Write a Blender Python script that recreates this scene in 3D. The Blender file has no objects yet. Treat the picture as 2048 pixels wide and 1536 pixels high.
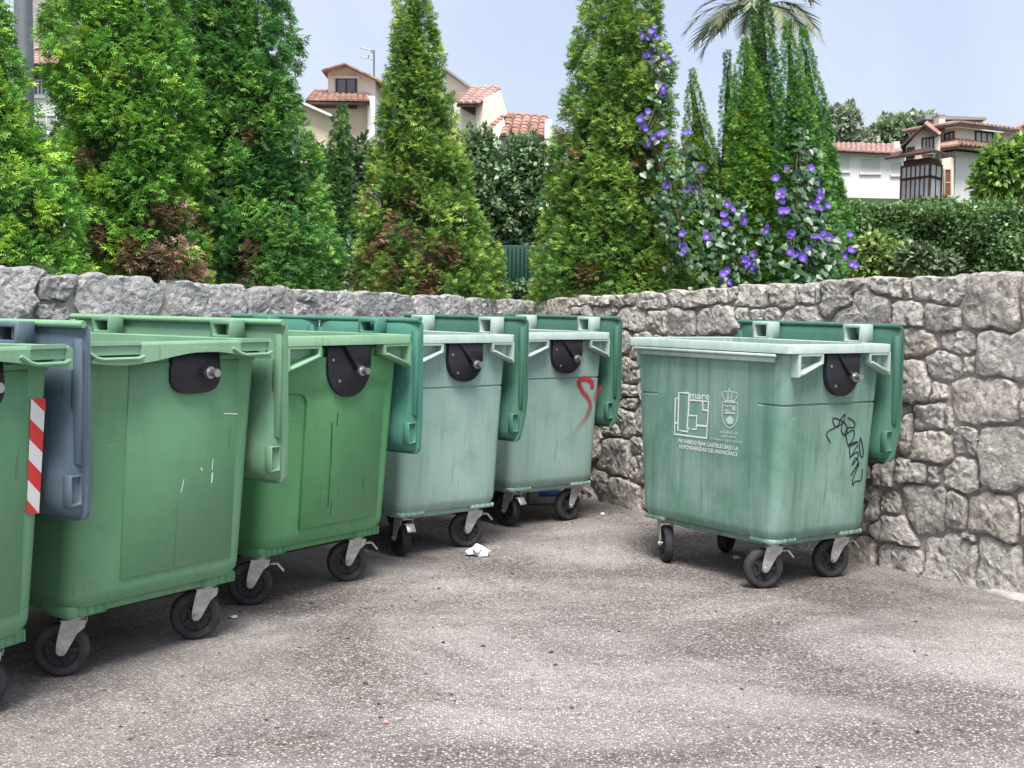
import bpy, bmesh, math, random
import numpy as np
from mathutils import Vector, Matrix
from mathutils import noise as mnoise

random.seed(7)
RNG = np.random.default_rng(11)
S = bpy.context.scene
COL = S.collection
rad = math.radians

# ------------------------------------------------------------------ camera
F_PX, PITCH, ROLL, EYE = 2507.0, rad(3.706), rad(0.903), 1.414
_fw = np.array([0, math.cos(PITCH), -math.sin(PITCH)])
_up0 = np.array([0, math.sin(PITCH), math.cos(PITCH)])
_rt0 = np.array([1.0, 0, 0])
_rt = _rt0 * math.cos(ROLL) + _up0 * math.sin(ROLL)
_up = -_rt0 * math.sin(ROLL) + _up0 * math.cos(ROLL)
cam_data = bpy.data.cameras.new('camera')
cam = bpy.data.objects.new('camera', cam_data)
COL.objects.link(cam)
cam_data.sensor_width = 36.0
cam_data.lens = F_PX / 2048.0 * 36.0
cam_data.clip_end = 2000
cam.matrix_world = Matrix(((_rt[0], _up[0], -_fw[0], 0), (_rt[1], _up[1], -_fw[1], 0), (_rt[2], _up[2], -_fw[2], EYE), (0, 0, 0, 1)))
S.camera = cam

# ------------------------------------------------------------------ sky, sun, exposure
SUN_EL, SUN_AZ = rad(63), rad(180)      # azimuth clockwise from +Y: from behind the camera
world = bpy.data.worlds.new('World')
S.world = world
world.use_nodes = True
wn, wl = world.node_tree.nodes, world.node_tree.links
wn.clear()
w_out = wn.new('ShaderNodeOutputWorld')
w_bg = wn.new('ShaderNodeBackground')
w_sky = wn.new('ShaderNodeTexSky')
w_sky.sky_type = 'NISHITA'
w_sky.sun_disc = False
w_sky.sun_elevation = SUN_EL
w_sky.sun_rotation = SUN_AZ
w_sky.air_density = 1.0
w_sky.dust_density = 3.0
w_sky.ozone_density = 1.0
w_mix = wn.new('ShaderNodeMix')
w_mix.data_type = 'RGBA'
w_mix.inputs[0].default_value = 0.75          # thin even cloud over the blue
w_tc = wn.new('ShaderNodeTexCoord')
w_nz = wn.new('ShaderNodeTexNoise')
w_nz.inputs['Scale'].default_value = 2.6
w_nz.inputs['Detail'].default_value = 5
w_nz.inputs['Distortion'].default_value = 0.6
w_rp = wn.new('ShaderNodeValToRGB')
w_rp.color_ramp.elements[0].position = 0.38
w_rp.color_ramp.elements[0].color = (0.172, 0.186, 0.234, 1)
w_rp.color_ramp.elements[1].position = 0.62
w_rp.color_ramp.elements[1].color = (0.254, 0.250, 0.266, 1)
w_x = wn.new('ShaderNodeVectorMath')
w_x.operation = 'SCALE'
w_x.inputs['Scale'].default_value = 7.8
wl.new(w_tc.outputs['Generated'], w_nz.inputs['Vector'])
wl.new(w_nz.outputs[0], w_rp.inputs[0])
wl.new(w_rp.outputs[0], w_x.inputs[0])
wl.new(w_x.outputs[0], w_mix.inputs[7])
wl.new(w_sky.outputs[0], w_mix.inputs[6])
wl.new(w_mix.outputs[2], w_bg.inputs[0])
w_bg.inputs[1].default_value = 0.10
wl.new(w_bg.outputs[0], w_out.inputs[0])

sun_data = bpy.data.lights.new('sun', 'SUN')
sun_data.energy = 1.5
sun_data.angle = rad(24)
sun_data.color = (1.0, 0.96, 0.90)
sun = bpy.data.objects.new('sun', sun_data)
COL.objects.link(sun)
_sd = Vector((math.sin(SUN_AZ) * math.cos(SUN_EL), math.cos(SUN_AZ) * math.cos(SUN_EL), math.sin(SUN_EL)))
sun.rotation_euler = (-_sd).to_track_quat('-Z', 'Y').to_euler()

S.render.engine = 'CYCLES'
S.view_settings.view_transform = 'Standard'
S.view_settings.look = 'None'
S.view_settings.gamma = 1.0
S.view_settings.use_curve_mapping = False
S.view_settings.exposure = 1.98
S.cycles.max_bounces = 6
S.cycles.use_denoising = True

# ------------------------------------------------------------------ measuring helpers (photo pixel -> place)
EYE_P = np.array([0, 0, EYE])
def ray(u, v):
    return _fw + _rt * (u - 1024) / F_PX - _up * (v - 768) / F_PX
def at_y(u, v, y):
    d = ray(u, v)
    return EYE_P + d * (y / d[1])
def on_z(u, v, z=0.0):
    d = ray(u, v)
    return EYE_P + d * ((z - EYE) / d[2])
def on_plane(u, v, p0, n):
    d = ray(u, v)
    return EYE_P + d * (np.dot(np.asarray(p0) - EYE_P, n) / np.dot(d, n))

# ------------------------------------------------------------------ object helpers
def link(o, parent=None):
    COL.objects.link(o)
    if parent is not None:
        o.parent = parent
    return o
def tag(o, label=None, cat=None, group=None, kind=None):
    if label: o['label'] = label
    if cat: o['category'] = cat
    if group: o['group'] = group
    if kind: o['kind'] = kind
    return o
def empty(name, loc=(0, 0, 0), rz=0.0, parent=None):
    o = bpy.data.objects.new(name, None)
    o.empty_display_size = 0.1
    o.location = loc
    o.rotation_euler = (0, 0, rz)
    return link(o, parent)

class MB:
    """collects polygons, becomes one mesh"""
    def __init__(s):
        s.v, s.f, s.mi = [], [], []
    def add(s, vs, fs, mi=0):
        b = len(s.v)
        s.v += [tuple(map(float, p)) for p in vs]
        s.f += [tuple(i + b for i in f) for f in fs]
        s.mi += [mi] * len(fs)
        return s
    def box(s, lo, hi, mi=0):
        (a, b, c), (d, e, f) = lo, hi
        vs = [(a, b, c), (d, b, c), (d, e, c), (a, e, c), (a, b, f), (d, b, f), (d, e, f), (a, e, f)]
        return s.add(vs, [(3, 2, 1, 0), (4, 5, 6, 7), (0, 1, 5, 4), (1, 2, 6, 5), (2, 3, 7, 6), (3, 0, 4, 7)], mi)
    def prism(s, poly, fmap, d0, d1, mi=0):
        n = len(poly)
        vs = [fmap(a, b, d0) for a, b in poly] + [fmap(a, b, d1) for a, b in poly]
        fs = [tuple(range(n))[::-1], tuple(range(n, 2 * n))]
        fs += [(i, (i + 1) % n, n + (i + 1) % n, n + i) for i in range(n)]
        return s.add(vs, fs, mi)
    def frame(s, outer, inner, fmap, d0, d1, mi=0):
        n = len(outer)
        vs = []
        for d in (d0, d1):
            vs += [fmap(a, b, d) for a, b in outer] + [fmap(a, b, d) for a, b in inner]
        fs = []
        for i in range(n):
            j = (i + 1) % n
            fs += [(i, n + i, n + j, j), (2 * n + i, 2 * n + j, 3 * n + j, 3 * n + i),
                   (i, j, 2 * n + j, 2 * n + i), (n + i, 3 * n + i, 3 * n + j, n + j)]
        return s.add(vs, fs, mi)
    def loft(s, rings, cap0=False, cap1=False, closed=False, mi=0):
        n = len(rings[0])
        vs = [p for r in rings for p in r]
        fs = []
        m = len(rings)
        for k in range(m if closed else m - 1):
            k2 = (k + 1) % m
            fs += [(k * n + i, k * n + (i + 1) % n, k2 * n + (i + 1) % n, k2 * n + i) for i in range(n)]
        if cap0: fs.append(tuple(range(n))[::-1])
        if cap1: fs.append(tuple(range((m - 1) * n, m * n)))
        return s.add(vs, fs, mi)
    def tube(s, pts, r, n=8, caps=True, mi=0):
        pts = [Vector(p) for p in pts]
        rs = r if isinstance(r, (list, tuple)) else [r] * len(pts)
        rings = []
        for i, p in enumerate(pts):
            t = (pts[min(i + 1, len(pts) - 1)] - pts[max(i - 1, 0)]).normalized()
            a = t.cross(Vector((0, 0, 1)))
            if a.length < 0.05: a = t.cross(Vector((1, 0, 0)))
            a.normalize()
            b = t.cross(a)
            rings.append([p + (a * math.cos(6.2832 * k / n) + b * math.sin(6.2832 * k / n)) * rs[i] for k in range(n)])
        return s.loft(rings, caps, caps, mi=mi)
    def build(s, name, mats, parent=None, smooth=None, bevel=0.0, seg=1):
        me = bpy.data.meshes.new(name)
        me.from_pydata(s.v, [], s.f)
        if not isinstance(mats, (list, tuple)): mats = [mats]
        for m in mats: me.materials.append(m)
        if any(s.mi): me.polygons.foreach_set('material_index', s.mi)
        bm = bmesh.new()
        bm.from_mesh(me)
        bmesh.ops.recalc_face_normals(bm, faces=bm.faces)
        if bevel:
            es = [e for e in bm.edges if len(e.link_faces) == 2 and e.calc_face_angle(0) > 0.5]
            bmesh.ops.bevel(bm, geom=es, offset=bevel, segments=seg, affect='EDGES', clamp_overlap=True)
        bm.to_mesh(me)
        bm.free()
        if smooth is not None or bevel:
            me.shade_smooth()
            me.set_sharp_from_angle(angle=rad(smooth if smooth is not None else 50))
        o = bpy.data.objects.new(name, me)
        return link(o, parent)

def np_mesh(name, verts, quads, mats, parent=None, colors=None, smooth=False, loops_per=4):
    """fast mesh from numpy arrays; colours per vertex"""
    me = bpy.data.meshes.new(name)
    nv, nf = len(verts), len(quads)
    me.vertices.add(nv)
    me.vertices.foreach_set('co', np.ascontiguousarray(verts, dtype=np.float32).ravel())
    me.loops.add(nf * loops_per)
    me.loops.foreach_set('vertex_index', np.ascontiguousarray(quads, dtype=np.int32).ravel())
    me.polygons.add(nf)
    me.polygons.foreach_set('loop_start', np.arange(0, nf * loops_per, loops_per, dtype=np.int32))
    if smooth:
        me.polygons.foreach_set('use_smooth', np.ones(nf, dtype=bool))
    if colors is not None:
        at = me.color_attributes.new('tint', 'FLOAT_COLOR', 'POINT')
        c4 = np.ones((nv, 4), dtype=np.float32)
        c4[:, :3] = colors
        at.data.foreach_set('color', c4.ravel())
    me.update(calc_edges=True)
    me.validate()
    if not isinstance(mats, (list, tuple)): mats = [mats]
    for m in mats: me.materials.append(m)
    o = bpy.data.objects.new(name, me)
    return link(o, parent)

# ------------------------------------------------------------------ materials
class NT:
    def __init__(s, name):
        s.m = bpy.data.materials.new(name)
        s.m.use_nodes = True
        s.n, s.l = s.m.node_tree.nodes, s.m.node_tree.links
        s.b = s.n['Principled BSDF']
        s.co = None
    def coord(s, which='Object', scale=None):
        t = s.n.new('ShaderNodeTexCoord')
        if scale is None: return t.outputs[which]
        mp = s.n.new('ShaderNodeMapping')
        mp.inputs['Scale'].default_value = scale
        s.l.new(t.outputs[which], mp.inputs[0])
        return mp.outputs[0]
    def noise(s, co, scale, detail=4, rough=0.55, dist=0.0):
        n = s.n.new('ShaderNodeTexNoise')
        n.inputs['Scale'].default_value = scale
        n.inputs['Detail'].default_value = detail
        n.inputs['Roughness'].default_value = rough
        n.inputs['Distortion'].default_value = dist
        s.l.new(co, n.inputs['Vector'])
        return n.outputs[0]
    def voro(s, co, scale, feature='F1', out='Distance', rnd=1.0):
        n = s.n.new('ShaderNodeTexVoronoi')
        n.feature = feature
        n.inputs['Scale'].default_value = scale
        n.inputs['Randomness'].default_value = rnd
        s.l.new(co, n.inputs['Vector'])
        return n.outputs[out]
    def ramp(s, val, stops):
        r = s.n.new('ShaderNodeValToRGB')
        el = r.color_ramp.elements
        while len(el) < len(stops): el.new(0.5)
        for e, (p, c) in zip(el, stops):
            e.position = p
            e.color = (c, c, c, 1) if isinstance(c, (int, float)) else (*c, 1)
        s.l.new(val, r.inputs[0])
        return r.outputs[0]
    def mix(s, fac, a, b, mode='MIX'):
        m = s.n.new('ShaderNodeMix')
        m.data_type = 'RGBA'
        m.blend_type = mode
        for sock, val in ((m.inputs[0], fac), (m.inputs[6], a), (m.inputs[7], b)):
            if hasattr(val, 'node'): s.l.new(val, sock)
            elif isinstance(val, (int, float)): sock.default_value = val
            else: sock.default_value = (*val, 1)
        return m.outputs[2]
    def math(s, op, a, b=0.5):
        m = s.n.new('ShaderNodeMath')
        m.operation = op
        for sock, val in zip(m.inputs, (a, b)):
            if hasattr(val, 'node'): s.l.new(val, sock)
            else: sock.default_value = val
        return m.outputs[0]
    def rand(s):
        return s.n.new('ShaderNodeObjectInfo').outputs['Random']
    def bump(s, h, strength=0.3, dist=0.01):
        b = s.n.new('ShaderNodeBump')
        b.inputs['Strength'].default_value = strength
        b.inputs['Distance'].default_value = dist
        s.l.new(h, b.inputs['Height'])
        s.l.new(b.outputs[0], s.b.inputs['Normal'])
    def color(s, c):
        if hasattr(c, 'node'): s.l.new(c, s.b.inputs['Base Color'])
        else: s.b.inputs['Base Color'].default_value = (*c, 1)
        return s
    def rough(s, r, spec=0.5, metal=0.0):
        if hasattr(r, 'node'): s.l.new(r, s.b.inputs['Roughness'])
        else: s.b.inputs['Roughness'].default_value = r
        s.b.inputs['Specular IOR Level'].default_value = spec
        s.b.inputs['Metallic'].default_value = metal
        return s

def plain(name, c, rough=0.6, spec=0.4, metal=0.0, var=0.12, scale=8.0):
    t = NT(name)
    co = t.coord('Object')
    n = t.noise(co, scale, 5)
    t.color(t.mix(t.ramp(n, [(0.3, 0.0), (0.7, 1.0)]), tuple(x * (1 - var) for x in c), tuple(min(1, x * (1 + var)) for x in c)))
    t.rough(rough, spec, metal)
    return t.m

def plastic(name, base, faded, grime=(0.03, 0.05, 0.035), streak=0.5, grime_amt=0.35, rough=0.5):
    """weathered moulded polyethylene: sun-faded patches, vertical run-off streaks, scuffs"""
    t = NT(name)
    co = t.coord('Object')
    big = t.ramp(t.noise(co, 1.6, 5, 0.6, 0.4), [(0.33, 0.0), (0.68, 1.0)])
    col = t.mix(big, base, faded)
    st = t.noise(t.coord('Object', (16, 16, 0.9)), 1.0, 5, 0.65)
    col = t.mix(t.math('MULTIPLY', t.ramp(st, [(0.45, 0.0), (0.75, 1.0)]), streak), col, tuple(x * 0.55 for x in base))
    st2 = t.noise(t.coord('Object', (30, 30, 1.6)), 1.0, 4, 0.6)
    col = t.mix(t.math('MULTIPLY', t.ramp(st2, [(0.60, 0.0), (0.8, 1.0)]), 0.4 * streak), col, tuple(min(1, x * 1.5 + 0.08) for x in faded))
    blot = t.ramp(t.noise(co, 5.5, 7, 0.7, 0.8), [(0.53, 0.0), (0.72, 1.0)])
    col = t.mix(t.math('MULTIPLY', blot, grime_amt), col, grime)
    spk = t.ramp(t.noise(co, 60, 3, 0.6), [(0.70, 0.0), (0.76, 1.0)])
    col = t.mix(t.math('MULTIPLY', spk, 0.35), col, tuple(min(1, x * 1.4 + 0.1) for x in faded))
    scr = t.ramp(t.noise(t.coord('Object', (4, 4, 90)), 1.0, 3, 0.6, 1.5), [(0.69, 0.0), (0.74, 1.0)])
    col = t.mix(t.math('MULTIPLY', scr, 0.40), col, tuple(min(1, x * 1.3 + 0.12) for x in faded))
    drip = t.ramp(t.noise(t.coord('Object', (42, 42, 0.7)), 1.0, 3, 0.5), [(0.64, 0.0), (0.67, 1.0)])
    drip = t.math('MULTIPLY', drip, t.ramp(t.noise(co, 3.0, 3), [(0.45, 0.0), (0.55, 1.0)]))
    col = t.mix(t.math('MULTIPLY', drip, 0.25 + 0.4 * streak), col, grime)
    dust = t.ramp(t.noise(co, 190, 4, 0.75), [(0.60, 0.0), (0.66, 1.0)])
    col = t.mix(t.math('MULTIPLY', t.math('MULTIPLY', dust, t.ramp(t.noise(co, 4.2, 4), [(0.42, 0.0), (0.62, 1.0)])), 0.55), col, grime)
    t.color(col)
    t.rough(t.ramp(t.noise(co, 7, 5), [(0.2, rough - 0.12), (0.8, rough + 0.15)]), 0.4)
    t.bump(t.math('ADD', t.noise(co, 140, 3), t.math('MULTIPLY', t.noise(co, 6, 3), 4.0)), 0.12, 0.004)
    return t.m

def leafmat(name, trans=0.35, rough=0.5, spec=0.35):
    t = NT(name)
    a = t.n.new('ShaderNodeVertexColor')
    a.layer_name = 'tint'
    hv = t.n.new('ShaderNodeHueSaturation')
    t.l.new(a.outputs[0], hv.inputs['Color'])
    t.color(hv.outputs[0])
    t.rough(rough, spec)
    tr = t.n.new('ShaderNodeBsdfTranslucent')
    t.l.new(hv.outputs[0], tr.inputs[0])
    ms = t.n.new('ShaderNodeMixShader')
    ms.inputs[0].default_value = trans
    out = t.n['Material Output']
    t.l.new(t.b.outputs[0], ms.inputs[1])
    t.l.new(tr.outputs[0], ms.inputs[2])
    t.l.new(ms.outputs[0], out.inputs[0])
    return t.m

def asphalt():
    t = NT('worn_asphalt')
    co = t.coord('Object')
    def cells(scale):
        n = t.n.new('ShaderNodeTexVoronoi')
        n.inputs['Scale'].default_value = scale
        t.l.new(co, n.inputs['Vector'])
        sp = t.n.new('ShaderNodeSeparateColor')
        t.l.new(n.outputs['Color'], sp.inputs[0])
        return n.outputs['Distance'], sp.outputs[0], sp.outputs[1]
    d1, r1, q1 = cells(86)
    nz1 = t.noise(co, 110, 4, .7)
    d1 = t.math('ADD', d1, t.math('MULTIPLY', t.math('SUBTRACT', nz1, .5), .9))
    grain = t.ramp(r1, [(0.0, (0.11, 0.097, 0.092)), (0.30, (0.22, 0.200, 0.190)), (0.60, (0.36, 0.333, 0.320)), (0.85, (0.46, 0.432, 0.418)), (1.0, (0.60, 0.573, 0.558))])
    edge = t.ramp(d1, [(0.42, 1.0), (0.62, 0.0)])
    binder = t.mix(t.noise(co, 34, 5, .65), (0.080, 0.069, 0.064), (0.26, 0.235, 0.223))
    col = t.mix(edge, binder, grain)
    d2, r2, q2 = cells(44)
    d2 = t.math('ADD', d2, t.math('MULTIPLY', t.math('SUBTRACT', t.noise(co, 75, 4, .7), .5), .75))
    mid = t.math('MULTIPLY', t.ramp(r2, [(0.66, 0.0), (0.70, 1.0)]), t.ramp(d2, [(0.20, 1.0), (0.34, 0.0)]))
    col = t.mix(t.math('MULTIPLY', mid, 0.5), col, t.ramp(q2, [(0.0, (0.26, 0.215, 0.20)), (0.5, (0.46, 0.43, 0.415)), (1.0, (0.78, 0.755, 0.74))]))
    drk = t.math('MULTIPLY', t.ramp(r2, [(0.24, 1.0), (0.30, 0.0)]), t.ramp(d2, [(0.22, 1.0), (0.38, 0.0)]))
    col = t.mix(t.math('MULTIPLY', drk, 0.75), col, (0.05, 0.042, 0.04))
    # broad worn and dusty areas
    pale = t.ramp(t.noise(co, 0.62, 7, 0.66, 0.6), [(0.42, 0.0), (0.58, 1.0)])
    col = t.mix(t.math('MULTIPLY', pale, 0.90), col, t.mix(0.38, col, (0.74, 0.715, 0.70)))
    # old liquid stains
    st1 = t.ramp(t.noise(t.coord('Object', (0.7, 1.35, 1)), 0.95, 8, 0.70, 0.9), [(0.46, 0.0), (0.66, 1.0)])
    col = t.mix(t.math('MULTIPLY', st1, 0.50), col, t.mix(0.40, (0.080, 0.062, 0.057), col))
    st2 = t.ramp(t.noise(co, 3.4, 7, 0.72, 0.8), [(0.56, 0.0), (0.68, 1.0)])
    col = t.mix(t.math('MULTIPLY', st2, 0.45), col, t.mix(0.4, (0.10, 0.075, 0.066), col))
    # leachate stains plus painted shade, deepening the dark under and around the bins
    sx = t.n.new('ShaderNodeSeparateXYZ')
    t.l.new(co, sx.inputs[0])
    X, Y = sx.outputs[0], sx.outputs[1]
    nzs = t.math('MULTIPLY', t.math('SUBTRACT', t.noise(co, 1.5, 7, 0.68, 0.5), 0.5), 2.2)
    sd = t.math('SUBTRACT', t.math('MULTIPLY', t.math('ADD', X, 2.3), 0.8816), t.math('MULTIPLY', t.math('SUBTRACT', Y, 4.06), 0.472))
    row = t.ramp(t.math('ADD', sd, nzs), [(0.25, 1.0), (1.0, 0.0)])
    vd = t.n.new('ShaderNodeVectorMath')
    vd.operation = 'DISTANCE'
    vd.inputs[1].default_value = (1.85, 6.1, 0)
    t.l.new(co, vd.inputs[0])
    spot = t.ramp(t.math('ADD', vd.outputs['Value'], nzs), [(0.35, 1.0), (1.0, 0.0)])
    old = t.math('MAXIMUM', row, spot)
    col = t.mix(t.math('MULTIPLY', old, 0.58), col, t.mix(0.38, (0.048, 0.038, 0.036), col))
    rust = t.ramp(t.noise(co, 2.1, 6, 0.66), [(0.56, 0.0), (0.74, 1.0)])
    col = t.mix(t.math('MULTIPLY', rust, 0.22), col, (0.25, 0.185, 0.16))
    # hairline cracks
    cw = t.n.new('ShaderNodeVectorMath')
    cw.operation = 'ADD'
    t.l.new(co, cw.inputs[0])
    nzv = t.n.new('ShaderNodeTexNoise')
    nzv.inputs['Scale'].default_value = 2.2
    nzv.inputs['Detail'].default_value = 6
    t.l.new(co, nzv.inputs['Vector'])
    t.l.new(nzv.outputs['Color'], cw.inputs[1])
    ck = t.n.new('ShaderNodeTexVoronoi')
    ck.feature = 'DISTANCE_TO_EDGE'
    ck.inputs['Scale'].default_value = 0.55
    t.l.new(cw.outputs[0], ck.inputs['Vector'])
    crack = t.math('MULTIPLY', t.ramp(ck.outputs['Distance'], [(0.0, 1.0), (0.012, 0.0)]), t.ramp(t.noise(co, 1.3, 3), [(0.45, 0.0), (0.6, 1.0)]))
    col = t.mix(t.math('MULTIPLY', crack, 0.0), col, (0.05, 0.043, 0.04))
    t.color(t.mix(1.0, col, (0.95, 0.935, 0.92), 'MULTIPLY'))
    t.rough(0.9, 0.22)
    hgt = t.math('ADD', t.math('MULTIPLY', edge, 0.8), t.math('MULTIPLY', t.noise(co, 260, 3), 0.4))
    hgt = t.math('ADD', hgt, t.math('MULTIPLY', mid, 0.9))
    hgt = t.math('SUBTRACT', hgt, t.math('MULTIPLY', crack, 0.0))
    t.bump(hgt, 0.9, 0.007)
    return t.m

def stonemat(name, a, b, lich, warm):
    t = NT(name)
    co = t.coord('Object')
    rnd = t.rand()
    off = t.n.new('ShaderNodeVectorMath')
    off.operation = 'ADD'
    t.l.new(co, off.inputs[0])
    cm = t.n.new('ShaderNodeCombineXYZ')
    t.l.new(t.math('MULTIPLY', rnd, 37.0), cm.inputs[0])
    t.l.new(t.math('MULTIPLY', rnd, 91.0), cm.inputs[2])
    t.l.new(cm.outputs[0], off.inputs[1])
    co = off.outputs[0]
    base = t.mix(t.ramp(t.noise(co, 11, 8, 0.72, 0.6), [(0.36, 0.0), (0.64, 1.0)]), a, b)
    base = t.mix(t.math('MULTIPLY', t.ramp(rnd, [(0.55, 0.0), (1.0, 1.0)]), 0.55), base, warm)
    base = t.mix(t.math('MULTIPLY', t.ramp(t.math('FRACT', t.math('MULTIPLY', rnd, 7.3)), [(0.6, 0.0), (1.0, 1.0)]), 0.45), base, tuple(x * 0.5 for x in a))
    pits = t.ramp(t.noise(co, 30, 7, 0.75, 0.6), [(0.50, 0.0), (0.60, 1.0)])
    base = t.mix(t.math('MULTIPLY', pits, 0.75), base, lich)
    lite = t.ramp(t.noise(co, 26, 6, 0.75, 1.2), [(0.53, 0.0), (0.64, 1.0)])
    base = t.mix(t.math('MULTIPLY', lite, 0.7), base, (0.84, 0.82, 0.79))
    t.color(base)
    t.rough(0.92, 0.2)
    h = t.math('ADD', t.noise(co, 24, 9, 0.72, 0.5), t.math('MULTIPLY', t.voro(co, 17, 'DISTANCE_TO_EDGE'), 0.9))
    t.bump(h, 1.0, 0.045)
    return t.m

M = {}
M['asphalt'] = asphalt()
M['stone'] = stonemat('limestone', (0.60, 0.56, 0.51), (0.78, 0.74, 0.69), (0.27, 0.245, 0.22), (0.74, 0.64, 0.52))
M['stone_grey'] = stonemat('grey_limestone', (0.47, 0.465, 0.475), (0.70, 0.69, 0.69), (0.19, 0.187, 0.19), (0.60, 0.57, 0.55))
M['mortar'] = plain('mortar', (0.36, 0.335, 0.305), 0.95, 0.15, var=0.35, scale=14)
M['green'] = plastic('mid_green_plastic', (0.115, 0.285, 0.142), (0.140, 0.315, 0.170), streak=0.16, grime_amt=0.16)
M['bright'] = plastic('bright_green_plastic', (0.095, 0.295, 0.115), (0.120, 0.325, 0.145), streak=0.18, grime_amt=0.16)
M['teal_body'] = plastic('faded_teal_plastic', (0.255, 0.40, 0.355), (0.34, 0.475, 0.43), grime=(0.09, 0.16, 0.135), streak=0.40, grime_amt=0.32)
M['teal_dirty'] = plastic('streaked_teal_plastic', (0.130, 0.270, 0.205), (0.27, 0.395, 0.35), grime=(0.05, 0.14, 0.10), streak=0.75, grime_amt=0.38)
M['teal_rim'] = plastic('pale_teal_plastic', (0.33, 0.45, 0.405), (0.47, 0.57, 0.53), grime=(0.10, 0.17, 0.13), streak=0.3, grime_amt=0.25)
M['teal_lid'] = plastic('deep_teal_plastic', (0.048, 0.145, 0.100), (0.08, 0.195, 0.145), streak=0.25, grime_amt=0.2, rough=0.42)
M['sea_lid'] = plastic('sea_green_plastic', (0.055, 0.20, 0.150), (0.09, 0.25, 0.195), streak=0.25, grime_amt=0.15, rough=0.42)
M['green_lid'] = plastic('sage_green_plastic', (0.12, 0.25, 0.15), (0.18, 0.32, 0.21), streak=0.2, grime_amt=0.15)
M['green_rim'] = plastic('sunbleached_green_plastic', (0.16, 0.335, 0.19), (0.25, 0.43, 0.28), streak=0.15, grime_amt=0.15)
M['blue_lid'] = plastic('grey_blue_plastic', (0.080, 0.120, 0.160), (0.125, 0.170, 0.215), streak=0.3, grime_amt=0.25, rough=0.42)
M['black'] = plain('black_plastic', (0.018, 0.018, 0.026), 0.45, 0.4, var=0.3)
M['rubber'] = plain('dusty_rubber', (0.040, 0.039, 0.042), 0.8, 0.25, var=0.45, scale=18)
M['hub'] = plain('dark_nylon', (0.022, 0.022, 0.026), 0.55, 0.35, var=0.3)
M['zinc'] = plain('galvanised_steel', (0.46, 0.46, 0.44), 0.42, 0.5, 0.55, var=0.3, scale=25)
M['steel'] = plain('bright_steel', (0.55, 0.55, 0.56), 0.3, 0.5, 0.9, var=0.2, scale=30)
M['white_print'] = plain('white_print', (0.74, 0.77, 0.76), 0.6, 0.3, var=0.08, scale=60)
M['grey_print'] = plain('worn_white_print', (0.50, 0.58, 0.54), 0.6, 0.3, var=0.2, scale=60)
M['ink'] = plain('black_marker', (0.012, 0.014, 0.014), 0.5, 0.4, var=0.2)
M['bark'] = plain('grey_brown_bark', (0.105, 0.080, 0.062), 0.95, 0.1, var=0.5, scale=20)
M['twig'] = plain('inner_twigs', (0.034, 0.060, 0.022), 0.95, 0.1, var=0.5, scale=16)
M['soil'] = plain('soil', (0.11, 0.085, 0.06), 0.95, 0.1, var=0.45, scale=5)
M['thuja'] = leafmat('thuja_foliage', 0.25, 0.55, 0.3)
M['leaf'] = leafmat('broad_leaves', 0.22, 0.36, 0.5)
M['gloss'] = leafmat('glossy_creeper_leaves', 0.2, 0.36, 0.55)

# ------------------------------------------------------------------ ground
g = MB()
g.add([(-150, -60, 0), (150, -60, 0), (150, 200, 0), (-150, 200, 0)], [(0, 1, 2, 3)])
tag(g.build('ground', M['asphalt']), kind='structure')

# loose pale chippings lying on the asphalt
def chips(name, n, x0, x1, y0, y1, smin, smax, cols, label, cat, seed):
    r = np.random.default_rng(seed)
    base = np.array([[1, 0, 0], [0, 1, 0], [-1, 0, 0], [0, -1, 0], [0, 0, 1], [0, 0, -0.4]], float)
    tri = np.array([[0, 1, 4], [1, 2, 4], [2, 3, 4], [3, 0, 4], [1, 0, 5], [2, 1, 5], [3, 2, 5], [0, 3, 5]])
    c = np.stack([r.uniform(x0, x1, n), r.uniform(y0, y1, n), np.zeros(n)], 1)
    sz = smin + (smax - smin) * r.random(n) ** 3
    v = base[None] * (0.6 + 0.7 * r.random((n, 6, 1)))
    v[:, :, 2] *= 0.55
    v[:, :, 1] *= r.uniform(0.5, 1.0, (n, 1))
    a = r.uniform(0, 6.28, n)
    ca, sa = np.cos(a)[:, None], np.sin(a)[:, None]
    x, y = v[:, :, 0] * ca - v[:, :, 1] * sa, v[:, :, 0] * sa + v[:, :, 1] * ca
    v = np.stack([x, y, v[:, :, 2]], 2) * sz[:, None, None] + c[:, None, :]
    v[:, :, 2] += 0.001
    f = tri[None] + (np.arange(n) * 6)[:, None, None]
    cc = np.array(cols)[r.integers(0, len(cols), n)] * r.uniform(0.7, 1.15, (n, 1))
    t = NT(name)
    vc = t.n.new('ShaderNodeVertexColor')
    vc.layer_name = 'tint'
    t.color(vc.outputs[0]).rough(0.85, 0.25)
    o = np_mesh(name, v.reshape(-1, 3), f.reshape(-1, 3), t.m, colors=np.repeat(cc, 6, 0), loops_per=3)
    return tag(o, label, cat, kind='stuff')
chips('loose_chippings', 6000, -3.6, 4.2, 2.6, 9.6, 0.002, 0.0085,
      [(0.42, 0.39, 0.375), (0.32, 0.29, 0.275), (0.52, 0.50, 0.48), (0.22, 0.19, 0.175), (0.14, 0.12, 0.11)],
      'pale loose stone chippings scattered over the worn asphalt', 'gravel', 3)
chips('leaf_litter', 900, -3.4, 3.0, 3.0, 9.6, 0.004, 0.016,
      [(0.10, 0.075, 0.055), (0.07, 0.055, 0.042), (0.15, 0.115, 0.085)],
      'brown crumbs of leaf litter lying on the asphalt', 'litter', 5)

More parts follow.
